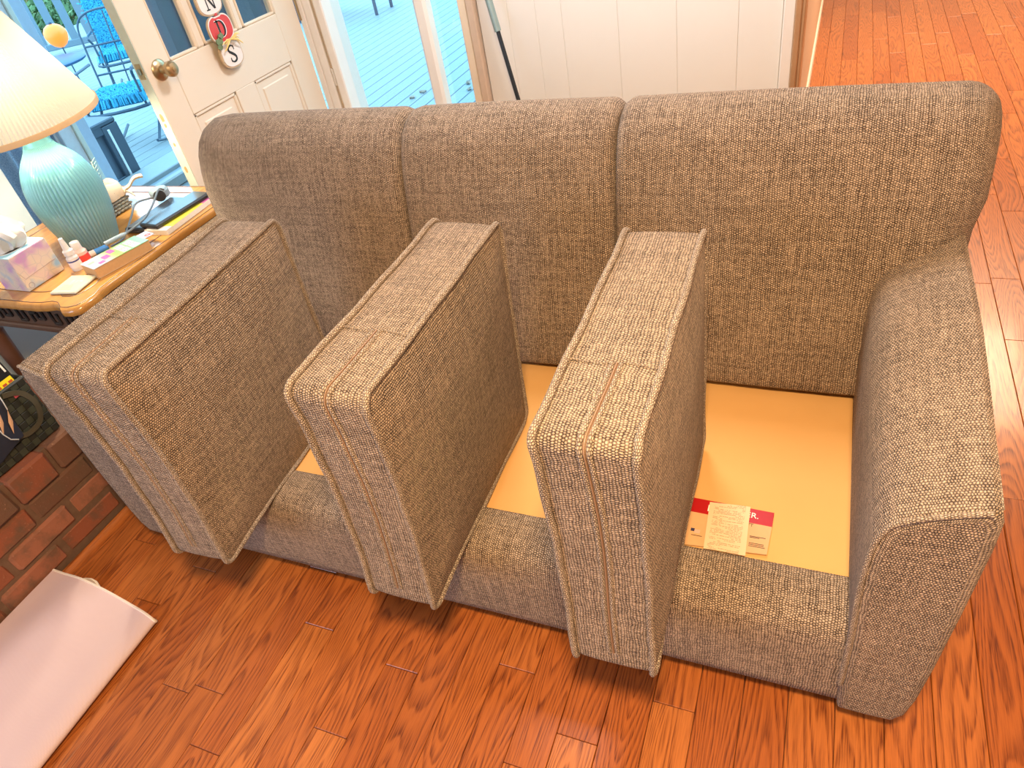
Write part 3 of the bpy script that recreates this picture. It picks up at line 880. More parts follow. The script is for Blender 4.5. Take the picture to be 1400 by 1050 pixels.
# ------------------------------------------------------------------ folded mat
def build_mat():
    R = tag(empty('folded_mat', (-1.93, -.7, 0)), 'pale pink woven mat folded over on the floor against the brick hearth', 'mat')
    off = Vector((1.93, .7, 0))
    g = NG('pink_weave'); uv = g.coord('UV'); s = g.sep(uv)
    a = g.m('SINE', g.m('MULTIPLY', s[0], 2100.)); b = g.m('SINE', g.m('MULTIPLY', s[1], 2100.))
    w = g.m('MULTIPLY', a, b)
    n = g.noise(uv, 12, 3)
    c = g.mix(g.maprange(w, -1, 1), (.50, .36, .36), (.69, .51, .50)); c = g.mix(g.maprange(n, .35, .75, 0, .35), c, (.62, .47, .46))
    g.set(c, .75); g.bump(w, .35, .0015)
    hem = plain('mat_hem', (.72, .62, .54), .8)
    # cross-section x,z: top layer from hearth to the right fold, then under and back
    def sect(t, y):
        lift = .012 * math.sin(t * 2.2)
        top = [(-2.146, .050 + lift * .5), (-2.10, .052), (-2.02, .048 + lift), (-1.92, .046), (-1.82, .042 - lift * .4), (-1.755, .040), (-1.722, .034), (-1.708, .022), (-1.716, .010), (-1.745, .005), (-1.85, .004), (-2.0, .004)]
        return top
    th = .0045
    rows = []; N = 14
    for j in range(N + 1):
        t = j / N
        y = -1.25 + t * .87
        pts = sect(t, y)
        ring = []
        for i, (x, z) in enumerate(pts):
            u = (x + 2.146) / .43
            yy = y + (.040 * (1 - u) - .004 if i < 8 else .025 * (1 - u)) * t + .012 * math.sin(u * 3) * t
            ring.append(Vector((x + .006 + .004 * math.sin(y * 5), yy, z)) + off)
        rows.append(smooth_path(ring, 3))
    # thicken
    mb = MB(); mb.grid(rows)
    low = []
    for r in rows:
        q = []
        for i, p in enumerate(r):
            a_ = r[max(i - 1, 0)]; b_ = r[min(i + 1, len(r) - 1)]; tt = (b_ - a_).normalized(); nn = Vector((tt.z, 0, -tt.x))
            q.append(p + nn * th)
        low.append(q)
    mb.grid([r[::-1] for r in low])
    for a_, b_ in ((rows[-1], low[-1]), (rows[0], low[0]), ([r[0] for r in rows], [r[0] for r in low]), ([r[-1] for r in rows], [r[-1] for r in low])):
        mb.grid([a_, b_])
    mb.build('cloth', g.mat, R, sharp=70)
    e = [p.lerp(q, .5) for p, q in zip(rows[-1], low[-1])]
    MB().tube(e, .0046, 6).build('hem', hem, R)
    # inner fold layer peeking out at the head
    P = []
    for k in range(9):
        t = k / 8
        P.append(Vector((-2.075 + .17 * t, -.352 + .035 * math.sin(PI * min(1, t * 1.1)) - .03 * t, .028 + .004 * math.sin(PI * t))) + off)
    rows2 = [[p + Vector((0, -.10, 0)) for p in P], P, [p + Vector((0, 0, -.006)) for p in P], [p + Vector((0, -.10, -.006)) for p in P]]
    f2 = MB().grid(rows2, closed_v=True).build('inner_fold', g.mat, R)
    MB().tube(P, .0044, 6).build('hem', hem, f2)
build_mat()

# ------------------------------------------------------------------ basket on the hearth
def build_basket():
    B = tag(empty('storage_basket', (-2.34, -.26, .381)), 'dark green and black woven basket of papers standing on the brick hearth', 'basket')
    g1 = plain('basket_strip_green', (.040, .046, .032), .6, var=.25, scale=30); g2 = plain('basket_strip_black', (.020, .022, .018), .55, var=.2, scale=30)
    hx, hy, hz = .165, .20, .192
    inn = MB()
    for a, b in (((-hx, -hy), (hx, -hy + .004)), ((-hx, hy - .004), (hx, hy)), ((-hx, -hy), (-hx + .004, hy)), ((hx - .004, -hy), (hx, hy)), ):
        inn.span((a[0] + .003 * (a[0] < 0), a[1], 0), (b[0] - .003, b[1], hz))
    inn.span((-hx, -hy, 0), (hx, hy, .006))
    inn.build('basket_wall', g2, B)
    cells = {0: MB(), 1: MB()}
    n1, n2, nz = 15, 18, 9
    for k in range(nz):
        z0, z1 = hz * k / nz, hz * (k + 1) / nz
        for i in range(n2):
            y0, y1 = -hy + 2 * hy * i / n2, -hy + 2 * hy * (i + 1) / n2
            d = .003 if (i + k) % 2 else .0015
            for sx in (-1, 1): cells[(i + k) % 2].span((sx * hx, y0 + .0006, z0 + .0006), (sx * (hx + d), y1 - .0006, z1 - .0006), .001)
        for i in range(n1):
            x0, x1 = -hx + 2 * hx * i / n1, -hx + 2 * hx * (i + 1) / n1
            d = .003 if (i + k) % 2 else .0015
            for sy in (-1, 1): cells[(i + k) % 2].span((x0 + .0006, sy * hy, z0 + .0006), (x1 - .0006, sy * (hy + d), z1 - .0006), .001)
    stuff(cells[0].build('woven_strips_green', g1, B)); stuff(cells[1].build('woven_strips_black', g2, B))
    MB().tube(smooth_path([(hx, hy, hz), (-hx, hy, hz), (-hx, -hy, hz), (hx, -hy, hz)], 1, True), .006, 8, closed=True).build('rim', plain('basket_rim', (.028, .032, .030), .5), B)
    MB().span((hx + .002, .150, .155), (hx + .006, .166, .172), .001).build('tag', plain('pink_tag', (.62, .10, .16), .6), B)
    strap = plain('olive_strap', (.058, .052, .034), .55)
    # strap loop hanging on the sofa-side face
    P = smooth_path([(hx + .006, .125, .185), (hx + .012, .165, .165), (hx + .020, .178, .115), (hx + .016, .160, .065), (hx + .010, .120, .052), (hx + .006, .090, .062)], 5)
    rows = []
    for i, p in enumerate(P):
        a = P[max(i - 1, 0)]; b = P[min(i + 1, len(P) - 1)]; t = (b - a).normalized()
        w = Vector((1, 0, 0)).cross(t).normalized() * .0075
        rows.append([p - w, p + w, p + w + Vector((.003, 0, 0)), p - w + Vector((.003, 0, 0))])
    MB().grid(rows, closed_u=True, caps=True).build('handle', strap, B)
    # contents: dark magazine with white M and yellow block, pouch with pale lines
    mg = tag(empty('magazine', (-2.207, -.140, .664)), 'black magazine with white letter M and yellow block standing in the dark basket', 'magazine')
    mg.rotation_euler = (0, math.radians(80), 0)
    bk = plain('magazine_black', (.012, .014, .02), .35); wh = plain('magazine_white', (.85, .85, .80), .5); ye = plain('magazine_yellow', (.85, .72, .02), .5); rd = plain('magazine_red', (.5, .08, .03), .5)
    MB().span((-.005, -.12, -.01), (.135, .072, 0.0), .001).build('cover', bk, mg)
    Mt = lambda u, v: Matrix.Translation((u, v, .0009)) @ rot('Z', 90)
    text_mesh('lettering', 'M', .052, wh, .0003, Mt(.046, .050), mg)
    text_mesh('lettering', 'O', .052, wh, .0003, Mt(.010, .040), mg)
    y_ = MB().span((.076, -.11, .0), (.122, .066, .0012)).build('yellow_block', ye, mg)
    ll = MB()
    for k in range(2):
        for i in range(6): ll.span((.086 + k * .014, -.040 + i * .018, .001), (.093 + k * .014, -.028 + i * .018, .0016))
    stuff(ll.build('print_lines', rd, mg))
    pc = tag(empty('scarf', (-2.34, -.26, .381)), 'navy scarf with pale lines and tan leaves draped over the basket front', 'scarf')
    nav = plain('navy_cloth', (.012, .016, .035), .8); pal = plain('pale_line', (.55, .57, .58), .7); tan = plain('tan_leaf', (.52, .30, .17), .7)
    prof = [(hx - .009, .160), (hx - .009, .182), (hx - .006, .198), (hx + .004, .206), (hx + .014, .198), (hx + .017, .175), (hx + .018, .13), (hx + .019, .085), (hx + .017, .05)]
    rows = []
    for k in range(11):
        y = -.13 + .25 * k / 10
        rows.append([Vector((x + .006 * math.sin(k * 1.4 + z * 30) * (i > 4), y - .05 * max(0, i - 3) / 6 * (k - 5) / 10, z + .012 * math.sin(k * .8) * (i == 8))) for i, (x, z) in enumerate(prof)])
    mb = MB().grid(rows); mb.grid([[p + Vector((-.003, 0, -.002)) for p in r][::-1] for r in rows])
    mb.build('cloth', nav, pc, sharp=70)
    rr = random.Random(5); lines = MB(); leaves = MB()
    def onc(u, v): 
        j = min(9.99, max(0, u * 10)); i = min(7.99, max(0, v * 8)); j0, i0 = int(j), int(i); a, b = j - j0, i - i0
        p = rows[j0][i0].lerp(rows[j0][i0 + 1], b).lerp(rows[j0 + 1][i0].lerp(rows[j0 + 1][i0 + 1], b), a)
        return p + Vector((.0022, 0, .0012))
    for k in range(18):
        u0, v0 = rr.random(), rr.uniform(.2, .6); du, dv = rr.uniform(-.5, .5), rr.uniform(.2, .5)
        lines.tube([onc(max(0, min(1, u0 + du * t / 6 + .05 * math.sin(t))), max(0, min(1, v0 + dv * t / 6))) for t in range(7)], .0016, 5)
    for k in range(12):
        u0, v0 = rr.uniform(.1, .95), rr.uniform(.45, .9)
        c = onc(u0, v0); d = (onc(min(1, u0 + .14), max(0, v0 - .18)) - c); n = Vector((1, 0, .1)); w = d.cross(n).normalized() * .006
        leaves.add([c, c + d * .5 + w, c + d, c + d * .5 - w, c + d * .5 + n * .002], [(0, 1, 4), (1, 2, 4), (2, 3, 4), (3, 0, 4)])
    stuff(lines.build('pale_lines', pal, pc)); stuff(leaves.build('leaf_print', tan, pc))
build_basket()

# ------------------------------------------------------------------ end table
ZT = .65
def table_wood():
    g = NG('honey_wood'); ob = g.coord('Object')
    n = g.noise(g.mapping(ob, (60, 4, 4), (3, 1, 0)), 1, 4, .6, .4); n2 = g.noise(ob, 5, 2)
    c = g.mix(g.maprange(n, .3, .7), (.32, .135, .030), (.50, .24, .055)); c = g.mix(g.maprange(n2, .3, .7, 0, .4), c, (.54, .29, .085))
    g.set(c, .22, **{'Coat Weight': .4, 'Coat Roughness': .06}); return g.mat
M['honey'] = table_wood()
M['dark_wood'] = plain('dark_table_wood', (.10, .052, .034), .4, var=.2, scale=20)
def build_table():
    T_ = tag(empty('end_table', (-2.52, .58, 0)), 'honey-topped end table with dark fretwork apron between hearth and doorway', 'table')
    off = Vector((2.52, .58 * -1, 0))
    x0, x1, y0, y1 = -2.93, -2.150, .165, 1.02
    def shaped(inset, corner=.055):
        a0, a1, b0, b1 = x0 + inset, x1 - inset, y0 + inset, y1 - inset
        pts = []
        # front edge with break-front step, then scalloped corners
        pts += [(a0 + corner, b0), (a0 + corner + .03, b0 + .006), (a1 - .20, b0 + .006), (a1 - .155, b0 + .012), (a1 - .125, b0 + .022), (a1 - .095, b0 + .018), (a1 - .06, b0 - .004), (a1 - .03, b0)]
        pts += [(a1 - .008, b0 + .014), (a1, b0 + .04), (a1 + .002, b0 + .075), (a1 - .012, b0 + .11), (a1 - .016, b0 + .15), (a1 - .014, b1 - .14), (a1 - .004, b1 - .09), (a1, b1 - .05)]
        pts += [(a1 - .014, b1 - .014), (a1 - .05, b1), (a0 + .05, b1), (a0 + .014, b1 - .014), (a0, b1 - .05), (a0, b0 + .05), (a0 + .012, b0 + .014)]
        return [(p[0] + off.x, p[1] + off.y) for p in pts]
    rows = []
    for ins, z in ((.012, ZT - .030), (.003, ZT - .026), (0, ZT - .016), (.001, ZT - .008), (.005, ZT - .002), (.010, ZT)):
        rows.append([Vector((*p, z)) for p in shaped(ins)])
    top = MB().grid(rows, closed_u=True, caps=True).build('tabletop', M['honey'], T_, sharp=35)
    ins_ = [Vector((*p, ZT + .0002)) for p in shaped(.068)]
    MB().tube(ins_, .0019, 4, closed=True).build('inlay_line', M['dark_wood'], top)
    tr = [Vector((*p, ZT + .0002)) for p in shaped(.014)]
    MB().tube(tr, .0016, 4, closed=True).build('inlay_line', M['dark_wood'], top)
    # apron, fretwork, legs
    ax0, ax1, ay0, ay1 = x0 + .06, x1 - .06, y0 + .055, y1 - .05
    for a, b in (((ax0, ay0), (ax1, ay0 + .018)), ((ax0, ay1 - .018), (ax1, ay1)), ((ax0, ay0), (ax0 + .018, ay1)), ((ax1 - .018, ay0), (ax1, ay1))):
        MB().span(Vector((a[0], a[1], ZT - .125)) + off, Vector((b[0], b[1], ZT - .028)) + off, .002).build('apron', M['dark_wood'], T_)
    MB().span(Vector((ax0 - .006, ay0 - .012, ZT - .140)) + off, Vector((ax1 + .006, ay0 + .02, ZT - .118)) + off, .005).build('apron_moulding', M['dark_wood'], T_)
    fwm = plain('fretwork_black', (.018, .012, .010), .5)
    for k in range(4):
        bx = ax0 + .06 + k * .165; zc = ZT - .075
        P = [(bx, zc - .03), (bx, zc + .005), (bx + .03, zc + .005), (bx + .03, zc - .016), (bx + .06, zc - .016), (bx + .06, zc + .022), (bx + .02, zc + .03), (bx + .10, zc + .03), (bx + .10, zc - .028), (bx + .13, zc - .028), (bx + .13, zc + .01)]
        fw = MB()
        for p, q in zip(P[:-1], P[1:]):
            fw.tube([Vector((p[0], ay0 - .003, p[1])) + off, Vector((q[0], ay0 - .003, q[1])) + off], .0048, 6)
        fw.build('fretwork', fwm, T_)
    lp = [(.016, 0), (.020, .012), (.017, .03), (.020, .10), (.026, .28), (.031, .40), (.034, .445), (.026, .455), (.033, .463), (.040, .475), (.040, .50), (.034, .508), (.032, .52), (.032, .60)]
    for x in (ax0 + .03, ax1 - .03):
        for y in (ay0 + .03, ay1 - .03):
            MB().lathe(lp, 20, c=Vector((x, y, 0)) + off).build('leg', M['wood_leg'] if 'wood_leg' in M else M['dark_wood'], T_)
M['wood_leg'] = plain('brown_turned_leg', (.17, .075, .045), .35, var=.2, scale=20)
build_table()

# ------------------------------------------------------------------ table lamp
def build_lamp():
    bx, by = -2.494, .563
    L = tag(empty('table_lamp', (bx, by, ZT + .003)), 'lit table lamp with ribbed aqua ceramic base and pleated cream shade', 'lamp')
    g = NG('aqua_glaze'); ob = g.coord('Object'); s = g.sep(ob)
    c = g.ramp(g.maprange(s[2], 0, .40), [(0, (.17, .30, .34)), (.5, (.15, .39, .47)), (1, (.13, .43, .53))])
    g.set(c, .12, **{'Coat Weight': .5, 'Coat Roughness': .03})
    NR = 56; KR = 1.0
    prof = [(.078, .0), (.083, .004), (.090, .03), (.102, .075), (.111, .12), (.116, .165), (.116, .20), (.110, .235), (.099, .268), (.083, .298), (.064, .322), (.051, .338), (.046, .350)]
    sp = smooth_path([(p[0], p[1], 0) for p in prof], 3)
    fl_ = lambda k, z: 1 + (.042 * (abs(math.sin(PI * k / 5)) - .5))
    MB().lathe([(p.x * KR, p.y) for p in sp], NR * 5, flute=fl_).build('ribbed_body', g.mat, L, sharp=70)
    MB().lathe([(.046, .348), (.043, .358), (.042, .385), (.042, .405), (.046, .412), (.040, .418), (0, .418)], 32, caps=False).build('neck', g.mat, L)
    MB().lathe([(.012, .41), (.012, .44), (.017, .45), (.017, .49), (.006, .495), (.004, .50)], 16).build('socket', M['brass'], L)
    bulb = NG('lamp_bulb'); em = bulb.new('ShaderNodeEmission'); em.inputs[0].default_value = (1, .85, .58, 1); em.inputs[1].default_value = 560
    bulb.l.new(em.outputs[0], bulb.out.inputs['Surface'])
    MB().lathe([(0.0, .490), (.014, .495), (.018, .51), (.032, .55), (.034, .575), (.024, .602), (0, .610)], 20, caps=False).build('bulb', bulb.mat, L)
    # shade: pleated cone
    sh = NG('shade_linen')
    d = sh.new('ShaderNodeBsdfDiffuse'); d.inputs[0].default_value = (.84, .80, .72, 1)
    t = sh.new('ShaderNodeBsdfTranslucent'); t.inputs[0].default_value = (.078, .077, .068, 1)
    mx = sh.new('ShaderNodeMixShader'); mx.inputs[0].default_value = .45
    sh.l.new(d.outputs[0], mx.inputs[1]); sh.l.new(t.outputs[0], mx.inputs[2]); sh.l.new(mx.outputs[0], sh.out.inputs['Surface'])
    NP = 112; TL = .07
    zb, zt_, rb_, rt_ = 1.075 - ZT, 1.38 - ZT, .228, .092
    rows = []
    for (f) in (0, .04, .25, .5, .75, .96, 1):
        r = rb_ + (rt_ - rb_) * f; z = zb + (zt_ - zb) * f
        rows.append([Vector((math.cos(2 * PI * k / (NP * 2)) * (r + (.0045 if k % 2 else -.0020) * (.5 + .5 * (r / rb_))), math.sin(2 * PI * k / (NP * 2)) * (r + (.0045 if k % 2 else -.0020) * (.5 + .5 * (r / rb_))), z + TL * math.sin(2 * PI * k / (NP * 2)) * r)) for k in range(NP * 2)])
    shade = MB().grid(rows, closed_u=True).build('lamp_shade', sh.mat, L, sharp=20)
    bandm = plain('shade_band', (.62, .42, .22), .7)
    MB().lathe([(rb_ - .004, zb - .010), (rb_ + .004, zb - .010), (rb_ + .0045, zb + .006), (rb_ + .0035, zb + .008)], 96, caps=False, M=Matrix(((1, 0, 0, 0), (0, 1, 0, 0), (0, TL, 1, 0), (0, 0, 0, 1)))).build('shade_band', bandm, shade)
    MB().lathe([(rt_ - .003, zt_ - .004), (rt_ + .004, zt_ - .004), (rt_ + .004, zt_ + .006), (rt_ - .003, zt_ + .006)], 64, caps=False).build('shade_band', bandm, shade)
    for k in range(3):
        a = 2 * PI * k / 3
        MB().tube([(0, 0, zt_ - .02), (math.cos(a) * rt_, math.sin(a) * rt_, zt_ - .002)], .0015, 6).build('shade_spoke', M['brass'], shade)
    MB().tube([(.0, 0, .49), (.05, 0, .53), (.055, 0, .62), (.0, 0, zt_ - .02), (-.055, 0, .62), (-.05, 0, .53), (0, 0, .49)], .0016, 6).build('harp', M['brass'], L)
    return L
build_lamp()

# ------------------------------------------------------------------ things on the table
def build_tissue():
    # front face corners on the table: A (near), B (far); depth goes to -x
    A = Vector((-2.438, .236)); B = Vector((-2.440, .376)); hgt = .118
    R = tag(empty('tissue_box', (A.x, (A.y + B.y) / 2, ZT + .001), 0), 'pastel leaf-print tissue box with a white tissue pulled up beside the lamp', 'tissue box')
    g = NG('tissue_print'); ob = g.coord('Object')
    n = g.noise(ob, 16, 2, out='Color'); f = g.noise(ob, 13, 2)
    c = g.ramp(f, [(.32, (.46, .26, .50)), (.44, (.58, .48, .46)), (.55, (.60, .54, .45)), (.68, (.24, .42, .60))])
    v = g.new('ShaderNodeTexVoronoi'); v.feature = 'DISTANCE_TO_EDGE'; g.l.new(ob, v.inputs['Vector']); v.inputs['Scale'].default_value = 28
    c = g.mix(g.m('MULTIPLY', g.m('LESS_THAN', v.outputs['Distance'], .03), .35), c, (.35, .36, .42))
    g.set(c, .45)
    w = .118
    MB().span((-w, -.070, 0), (0, .070, hgt), .0015).build('box', g.mat, R)
    blu = plain('tissue_box_top', (.26, .50, .62), .5, var=.3, scale=30)
    MB().span((-w + .001, -.069, hgt - .0005), (-.001, .069, hgt + .0008)).build('top_print', blu, R)
    MB().lathe([(.001, 0), (.036, 0), (.040, .0006), (.042, 0)], 28, c=(0, 0, 0), M=Matrix.Translation((-w / 2, 0, hgt + .0008)) @ Matrix.Diagonal((.75, 1.3, 1, 1)), caps=False).build('opening', plain('tissue_opening', (.70, .62, .55), .6), R)
    MB().tube([(.0006, -.069, .070), (.0008, -.058, .040), (.0008, .069, .046)], .0007, 5).build('flap_edge', plain('flap_edge_brown', (.42, .32, .30), .7), R)
    MB().lathe([(.008, 0), (.0095, .0005), (.0105, 0)], 20, M=Matrix.Translation((.0004, -.052, .014)) @ rot('Y', 90), caps=False).build('round_mark', plain('round_mark_grey', (.35, .33, .36), .7), R)
    ti = MB(); rows = []
    for j in range(9):
        t = j / 8
        ring = []
        for k in range(26):
            a = 2 * PI * k / 26
            r = (.030 * (1 - t) + .046 * t * (1 - t) * 2.4 + .012 * t) * (1 + .30 * math.sin(3 * a + 4 * t) + .20 * math.sin(8 * a - 3 * t))
            ring.append((-w / 2 + r * math.cos(a) * .8 - .02 * t, r * math.sin(a) * 1.15 + .012 * math.sin(5 * t), hgt + .002 + .098 * t * (1 + .18 * math.sin(2 * a))))
        rows.append(ring)
    ti.grid(rows, closed_u=True, caps=True).build('tissue', plain('tissue_white', (.52, .53, .54), .9, var=.03), R)
    return R
build_tissue()

def build_book():
    # long axis along +y from (-2.235,.342) to (-2.187,.530)
    ang = math.atan2(.530 - .342, -2.187 + 2.235) - PI / 2
    R = tag(empty('paperback', (-2.228, .336, ZT + .001), ang), 'thick paperback with pastel pink and green cover at the lamp foot', 'book')
    L, W, H = .200, .092, .034
    paper = plain('page_edge', (.55, .32, .14), .8, var=.12, scale=120)
    MB().span((-W, .001, .001), (-.001, L - .001, H - .001), .001).build('pages', paper, R)
    MB().span((-W + .0, .0, 0), (0, L, .0012)).build('back_cover', plain('back_cover_cream', (.7, .5, .3), .6), R)
    g = NG('pastel_cover'); ob = g.coord('Object'); s = g.sep(ob)
    t = g.maprange(s[1], 0, L)
    c = g.ramp(t, [(0, (.36, .38, .46)), (.30, (.38, .36, .40)), (.45, (.24, .38, .10)), (.7, (.14, .38, .18)), (1, (.17, .38, .27))])
    g.set(c, .35)
    cv = MB().span((-W, 0, H - .001), (0, L, H + .0006)).build('front_cover', g.mat, R)
    pink = plain('cover_pink', (.62, .05, .28), .5); blue = plain('cover_blue', (.05, .22, .65), .5); wht = plain('cover_white', (.48, .45, .45), .5); grn = plain('cover_green', (.20, .52, .25), .5); red = plain('cover_red', (.75, .10, .10), .5)
    for (a, b, m_) in (((-.060, .055), (-.030, .078), pink), ((-.085, .085), (-.050, .105), pink), ((-.03, .030), (-.012, .050), pink), ((-.062, .010), (-.05, .030), grn)):
        MB().span((a[0], a[1], H + .0004), (b[0], b[1], H + .0010)).build('cover_patch', m_, cv)
    for k in range(2):
        for i in range(2):
            MB().span((-.080 + i * .040, .112 + k * .034, H + .0004), (-.046 + i * .040, .138 + k * .034, H + .0011)).build('cover_box', wht, cv)
            dots = MB()
            for q in range(6): dots.span((-.076 + i * .04 + (q % 3) * .010, .117 + k * .034 + (q // 3) * .010, H + .0010), (-.071 + i * .04 + (q % 3) * .010, .121 + k * .034 + (q // 3) * .010, H + .0014))
            stuff(dots.build('cover_dots', pink, cv))
    # card with red emblem tucked out of the far end
    bc = tag(empty('bookmark_card', (-2.215, .553, ZT + .030), ang), 'small blue-grey card with a red ring emblem sticking out of the paperback', 'card')
    MB().span((-.052, -.03, 0), (.004, .028, .0016), .0004).build('card', plain('card_blue_grey', (.38, .42, .58), .5), bc)
    MB().lathe([(.005, 0), (.011, 0), (.011, .001), (.005, .001)], 20, c=(-.012, .012, .0016), caps=False).build('emblem', red, bc)
    return R
build_book()

def build_coaster():
    ang = math.atan2(.108, -.014) - PI / 2
    R = tag(empty('coaster', (-2.290, .289, ZT), 0.14), 'square cream coaster with faint green print beside the tissue box', 'coaster')
    MB().box((0, 0, .0045), (.104, .106, .008), .003).build('tile', plain('cream_tile', (.46, .43, .35), .45), R)
    gr = plain('coaster_green', (.42, .60, .45), .6); br = plain('coaster_brown', (.45, .36, .22), .6)
    mb = MB(); rr = random.Random(4)
    for k in range(7):
        a = rr.uniform(0, 6.28); c = Vector((rr.uniform(-.02, .02), rr.uniform(-.005, .025), .0086))
        mb.add([c, c + Vector((math.cos(a) * .010, math.sin(a) * .010, 0)) + Vector((-math.sin(a), math.cos(a), 0)) * .004, c + Vector((math.cos(a) * .02, math.sin(a) * .02, .0003)), c + Vector((math.cos(a) * .01, math.sin(a) * .01, 0)) - Vector((-math.sin(a), math.cos(a), 0)) * .004], [(0, 1, 2, 3)])
    stuff(mb.build('leaf_print', gr, R))
    l2 = MB()
    for k in range(4): l2.span((-.030, -.034 + k * .008, .0083), (.018 - k * .004, -.032 + k * .008, .0089))
    stuff(l2.build('print_lines', br, R))
build_coaster()

def build_bottles():
    wh = plain('bottle_white', (.66, .63, .60), .35); pk = plain('bottle_pink', (.80, .52, .46), .35); rd = plain('bottle_red', (.72, .06, .05), .4); bl = plain('bottle_navy', (.05, .07, .22), .4)
    b = tag(empty('eyedrop_bottle', (-2.378, .384, ZT)), 'small white dropper bottle with tall pointed cap beside the tissue box', 'bottle')
    MB().lathe([(0, 0), (.014, 0), (.0155, .003), (.0155, .036), (.010, .042), (.008, .046)], 20, caps=False).build('body', wh, b)
    MB().lathe([(.0158, .010), (.0160, .011), (.0160, .030), (.0158, .031)], 20, caps=False).build('label_band', plain('drop_label', (.82, .70, .68), .4), b)
    MB().lathe([(.0162, .026), (.0162, .030)], 20, caps=False).build('navy_band', bl, b)
    MB().lathe([(.0135, .044), (.0135, .056), (.009, .060), (.0075, .075), (.0055, .090), (0, .092)], 20, caps=False).build('cap', wh, b)
    b.scale = (1.2, 1.2, 1.25)
    b = tag(empty('pill_bottle', (-2.398, .430, ZT)), 'stubby pink-white bottle with red label touching the lamp foot', 'bottle')
    MB().lathe([(0, 0), (.018, 0), (.020, .003), (.020, .036), (.014, .043), (.011, .046)], 20, caps=False).build('body', pk, b)
    MB().lathe([(.0203, .008), (.0205, .009), (.0205, .026), (.0203, .027)], 20, caps=False).build('label_band', rd, b)
    MB().lathe([(.0135, .045), (.0135, .064), (.012, .067), (0, .067)], 20, caps=False).build('cap', wh, b)
    b.scale = (1.12, 1.12, 1.12)
    g_ = tag(empty('glue_stick', (-2.405, .455, ZT + .011)), 'white and blue glue stick lying between lamp foot and paperback', 'glue stick')
    a = Vector((.0, -.008, 0)); d = Vector((.030, .062, 0)).normalized()
    MB().tube([a, a + d * .030], .0105, 16).build('cap', wh, g_)
    MB().tube([a + d * .029, a + d * .075], .0100, 16).build('barrel', plain('glue_blue', (.04, .22, .60), .4), g_)
build_bottles()

def build_electronics():
    blk = plain('tablet_black', (.016, .018, .022), .28); scr = plain('tablet_cover', (.030, .038, .052), .22, var=.05); edge = plain('silver_edge', (.55, .57, .60), .3, .6)
    def slab(name, corners, z0, th, label):
        a, b, c = [Vector((*p, 0)) for p in corners]       # near-left, near-right, far-right
        u = (b - a); v = (c - b); ang = math.atan2(u.y, u.x)
        R = tag(empty(name, (a.x, a.y, z0), ang), label, 'tablet')
        w = u.length; l = v.length
        MB().span((0, 0, 0), (w, l, th), .004).build('case', blk, R)
        MB().span((.006, .006, th - .0005), (w - .006, l - .006, th + .0012), .0006).build('cover_panel', scr, R)
        return R
    mg = tag(empty('magazine', (-2.268, .620, ZT)), 'thick magazine with yellow and pink cover lying under the black tablet', 'magazine')
    mg.rotation_euler = (0, 0, .055)
    Lm, Wm = .285, .10
    MB().span((-Wm + .07, 0, .0), (.07, Lm, .018), .001).build('pages', plain('magazine_pages', (.72, .68, .62), .7, var=.1, scale=150), mg)
    g = NG('magazine_cover'); s = g.sep(g.coord('Object'))
    c = g.ramp(g.maprange(s[1], 0, Lm), [(0, (.80, .70, .62)), (.10, (.85, .78, .08)), (.66, (.85, .76, .10)), (.72, (.80, .20, .50)), (.86, (.52, .48, .80))], 'CONSTANT')
    g.set(c, .3)
    MB().span((-Wm + .07, 0, .018), (.07, Lm, .0195)).build('cover', g.mat, mg)
    slab('tablet', [(-2.400, .622), (-2.306, .626), (-2.352, .872)], ZT + .001, .020, 'black tablet lying flat on the table behind the paperback')
    slab('tablet', [(-2.325, .630), (-2.235, .622), (-2.272, .885)], ZT + .0225, .014, 'black folded tablet on top of the yellow magazine')
    gr = plain('grey_cable', (.10, .13, .16), .45); dk = plain('plug_black', (.02, .02, .022), .4); lg = plain('adapter_grey', (.22, .30, .36), .4)
    ch = tag(empty('charger', (-2.452, .870, ZT + .022)), 'grey charging adapter with black face and looped grey cable on the tablet', 'charger')
    MB().lathe([(0, 0), (.030, 0), (.036, .006), (.036, .026), (.030, .034), (.016, .038), (0, .0385)], 28, caps=False).build('adapter', lg, ch)
    MB().lathe([(0, 0), (.020, 0), (.022, .002), (.020, .004), (0, .0045)], 24, M=Matrix.Translation((.024, -.024, .016)) @ rot('Z', -45) @ rot('Y', 90), caps=False).build('black_face', dk, ch)
    o = Vector((-2.452, .870, ZT + .022))
    w2 = lambda x, y, z: Vector((x, y, z)) - o
    P = smooth_path([w2(-2.448, .838, ZT + .036), w2(-2.470, .77, ZT + .045), w2(-2.425, .69, ZT + .03), w2(-2.378, .61, ZT + .016), w2(-2.352, .556, ZT + .012), w2(-2.352, .512, ZT + .014)], 6)
    MB().tube(P, .0036, 8).build('cable', gr, ch)
    P = smooth_path([w2(-2.424, .872, ZT + .050), w2(-2.385, .82, ZT + .075), w2(-2.345, .74, ZT + .060), w2(-2.312, .66, ZT + .048), w2(-2.300, .60, ZT + .046), w2(-2.300, .55, ZT + .044)], 6)
    MB().tube(P, .0036, 8).build('cable', gr, ch)
    MB().tube([w2(-2.300, .552, ZT + .044), w2(-2.302, .54, ZT + .044), w2(-2.312, .508, ZT + .044), w2(-2.325, .478, ZT + .043)], [.004, .0075, .0080, .0072], 12).build('connector', lg, ch)
build_electronics()

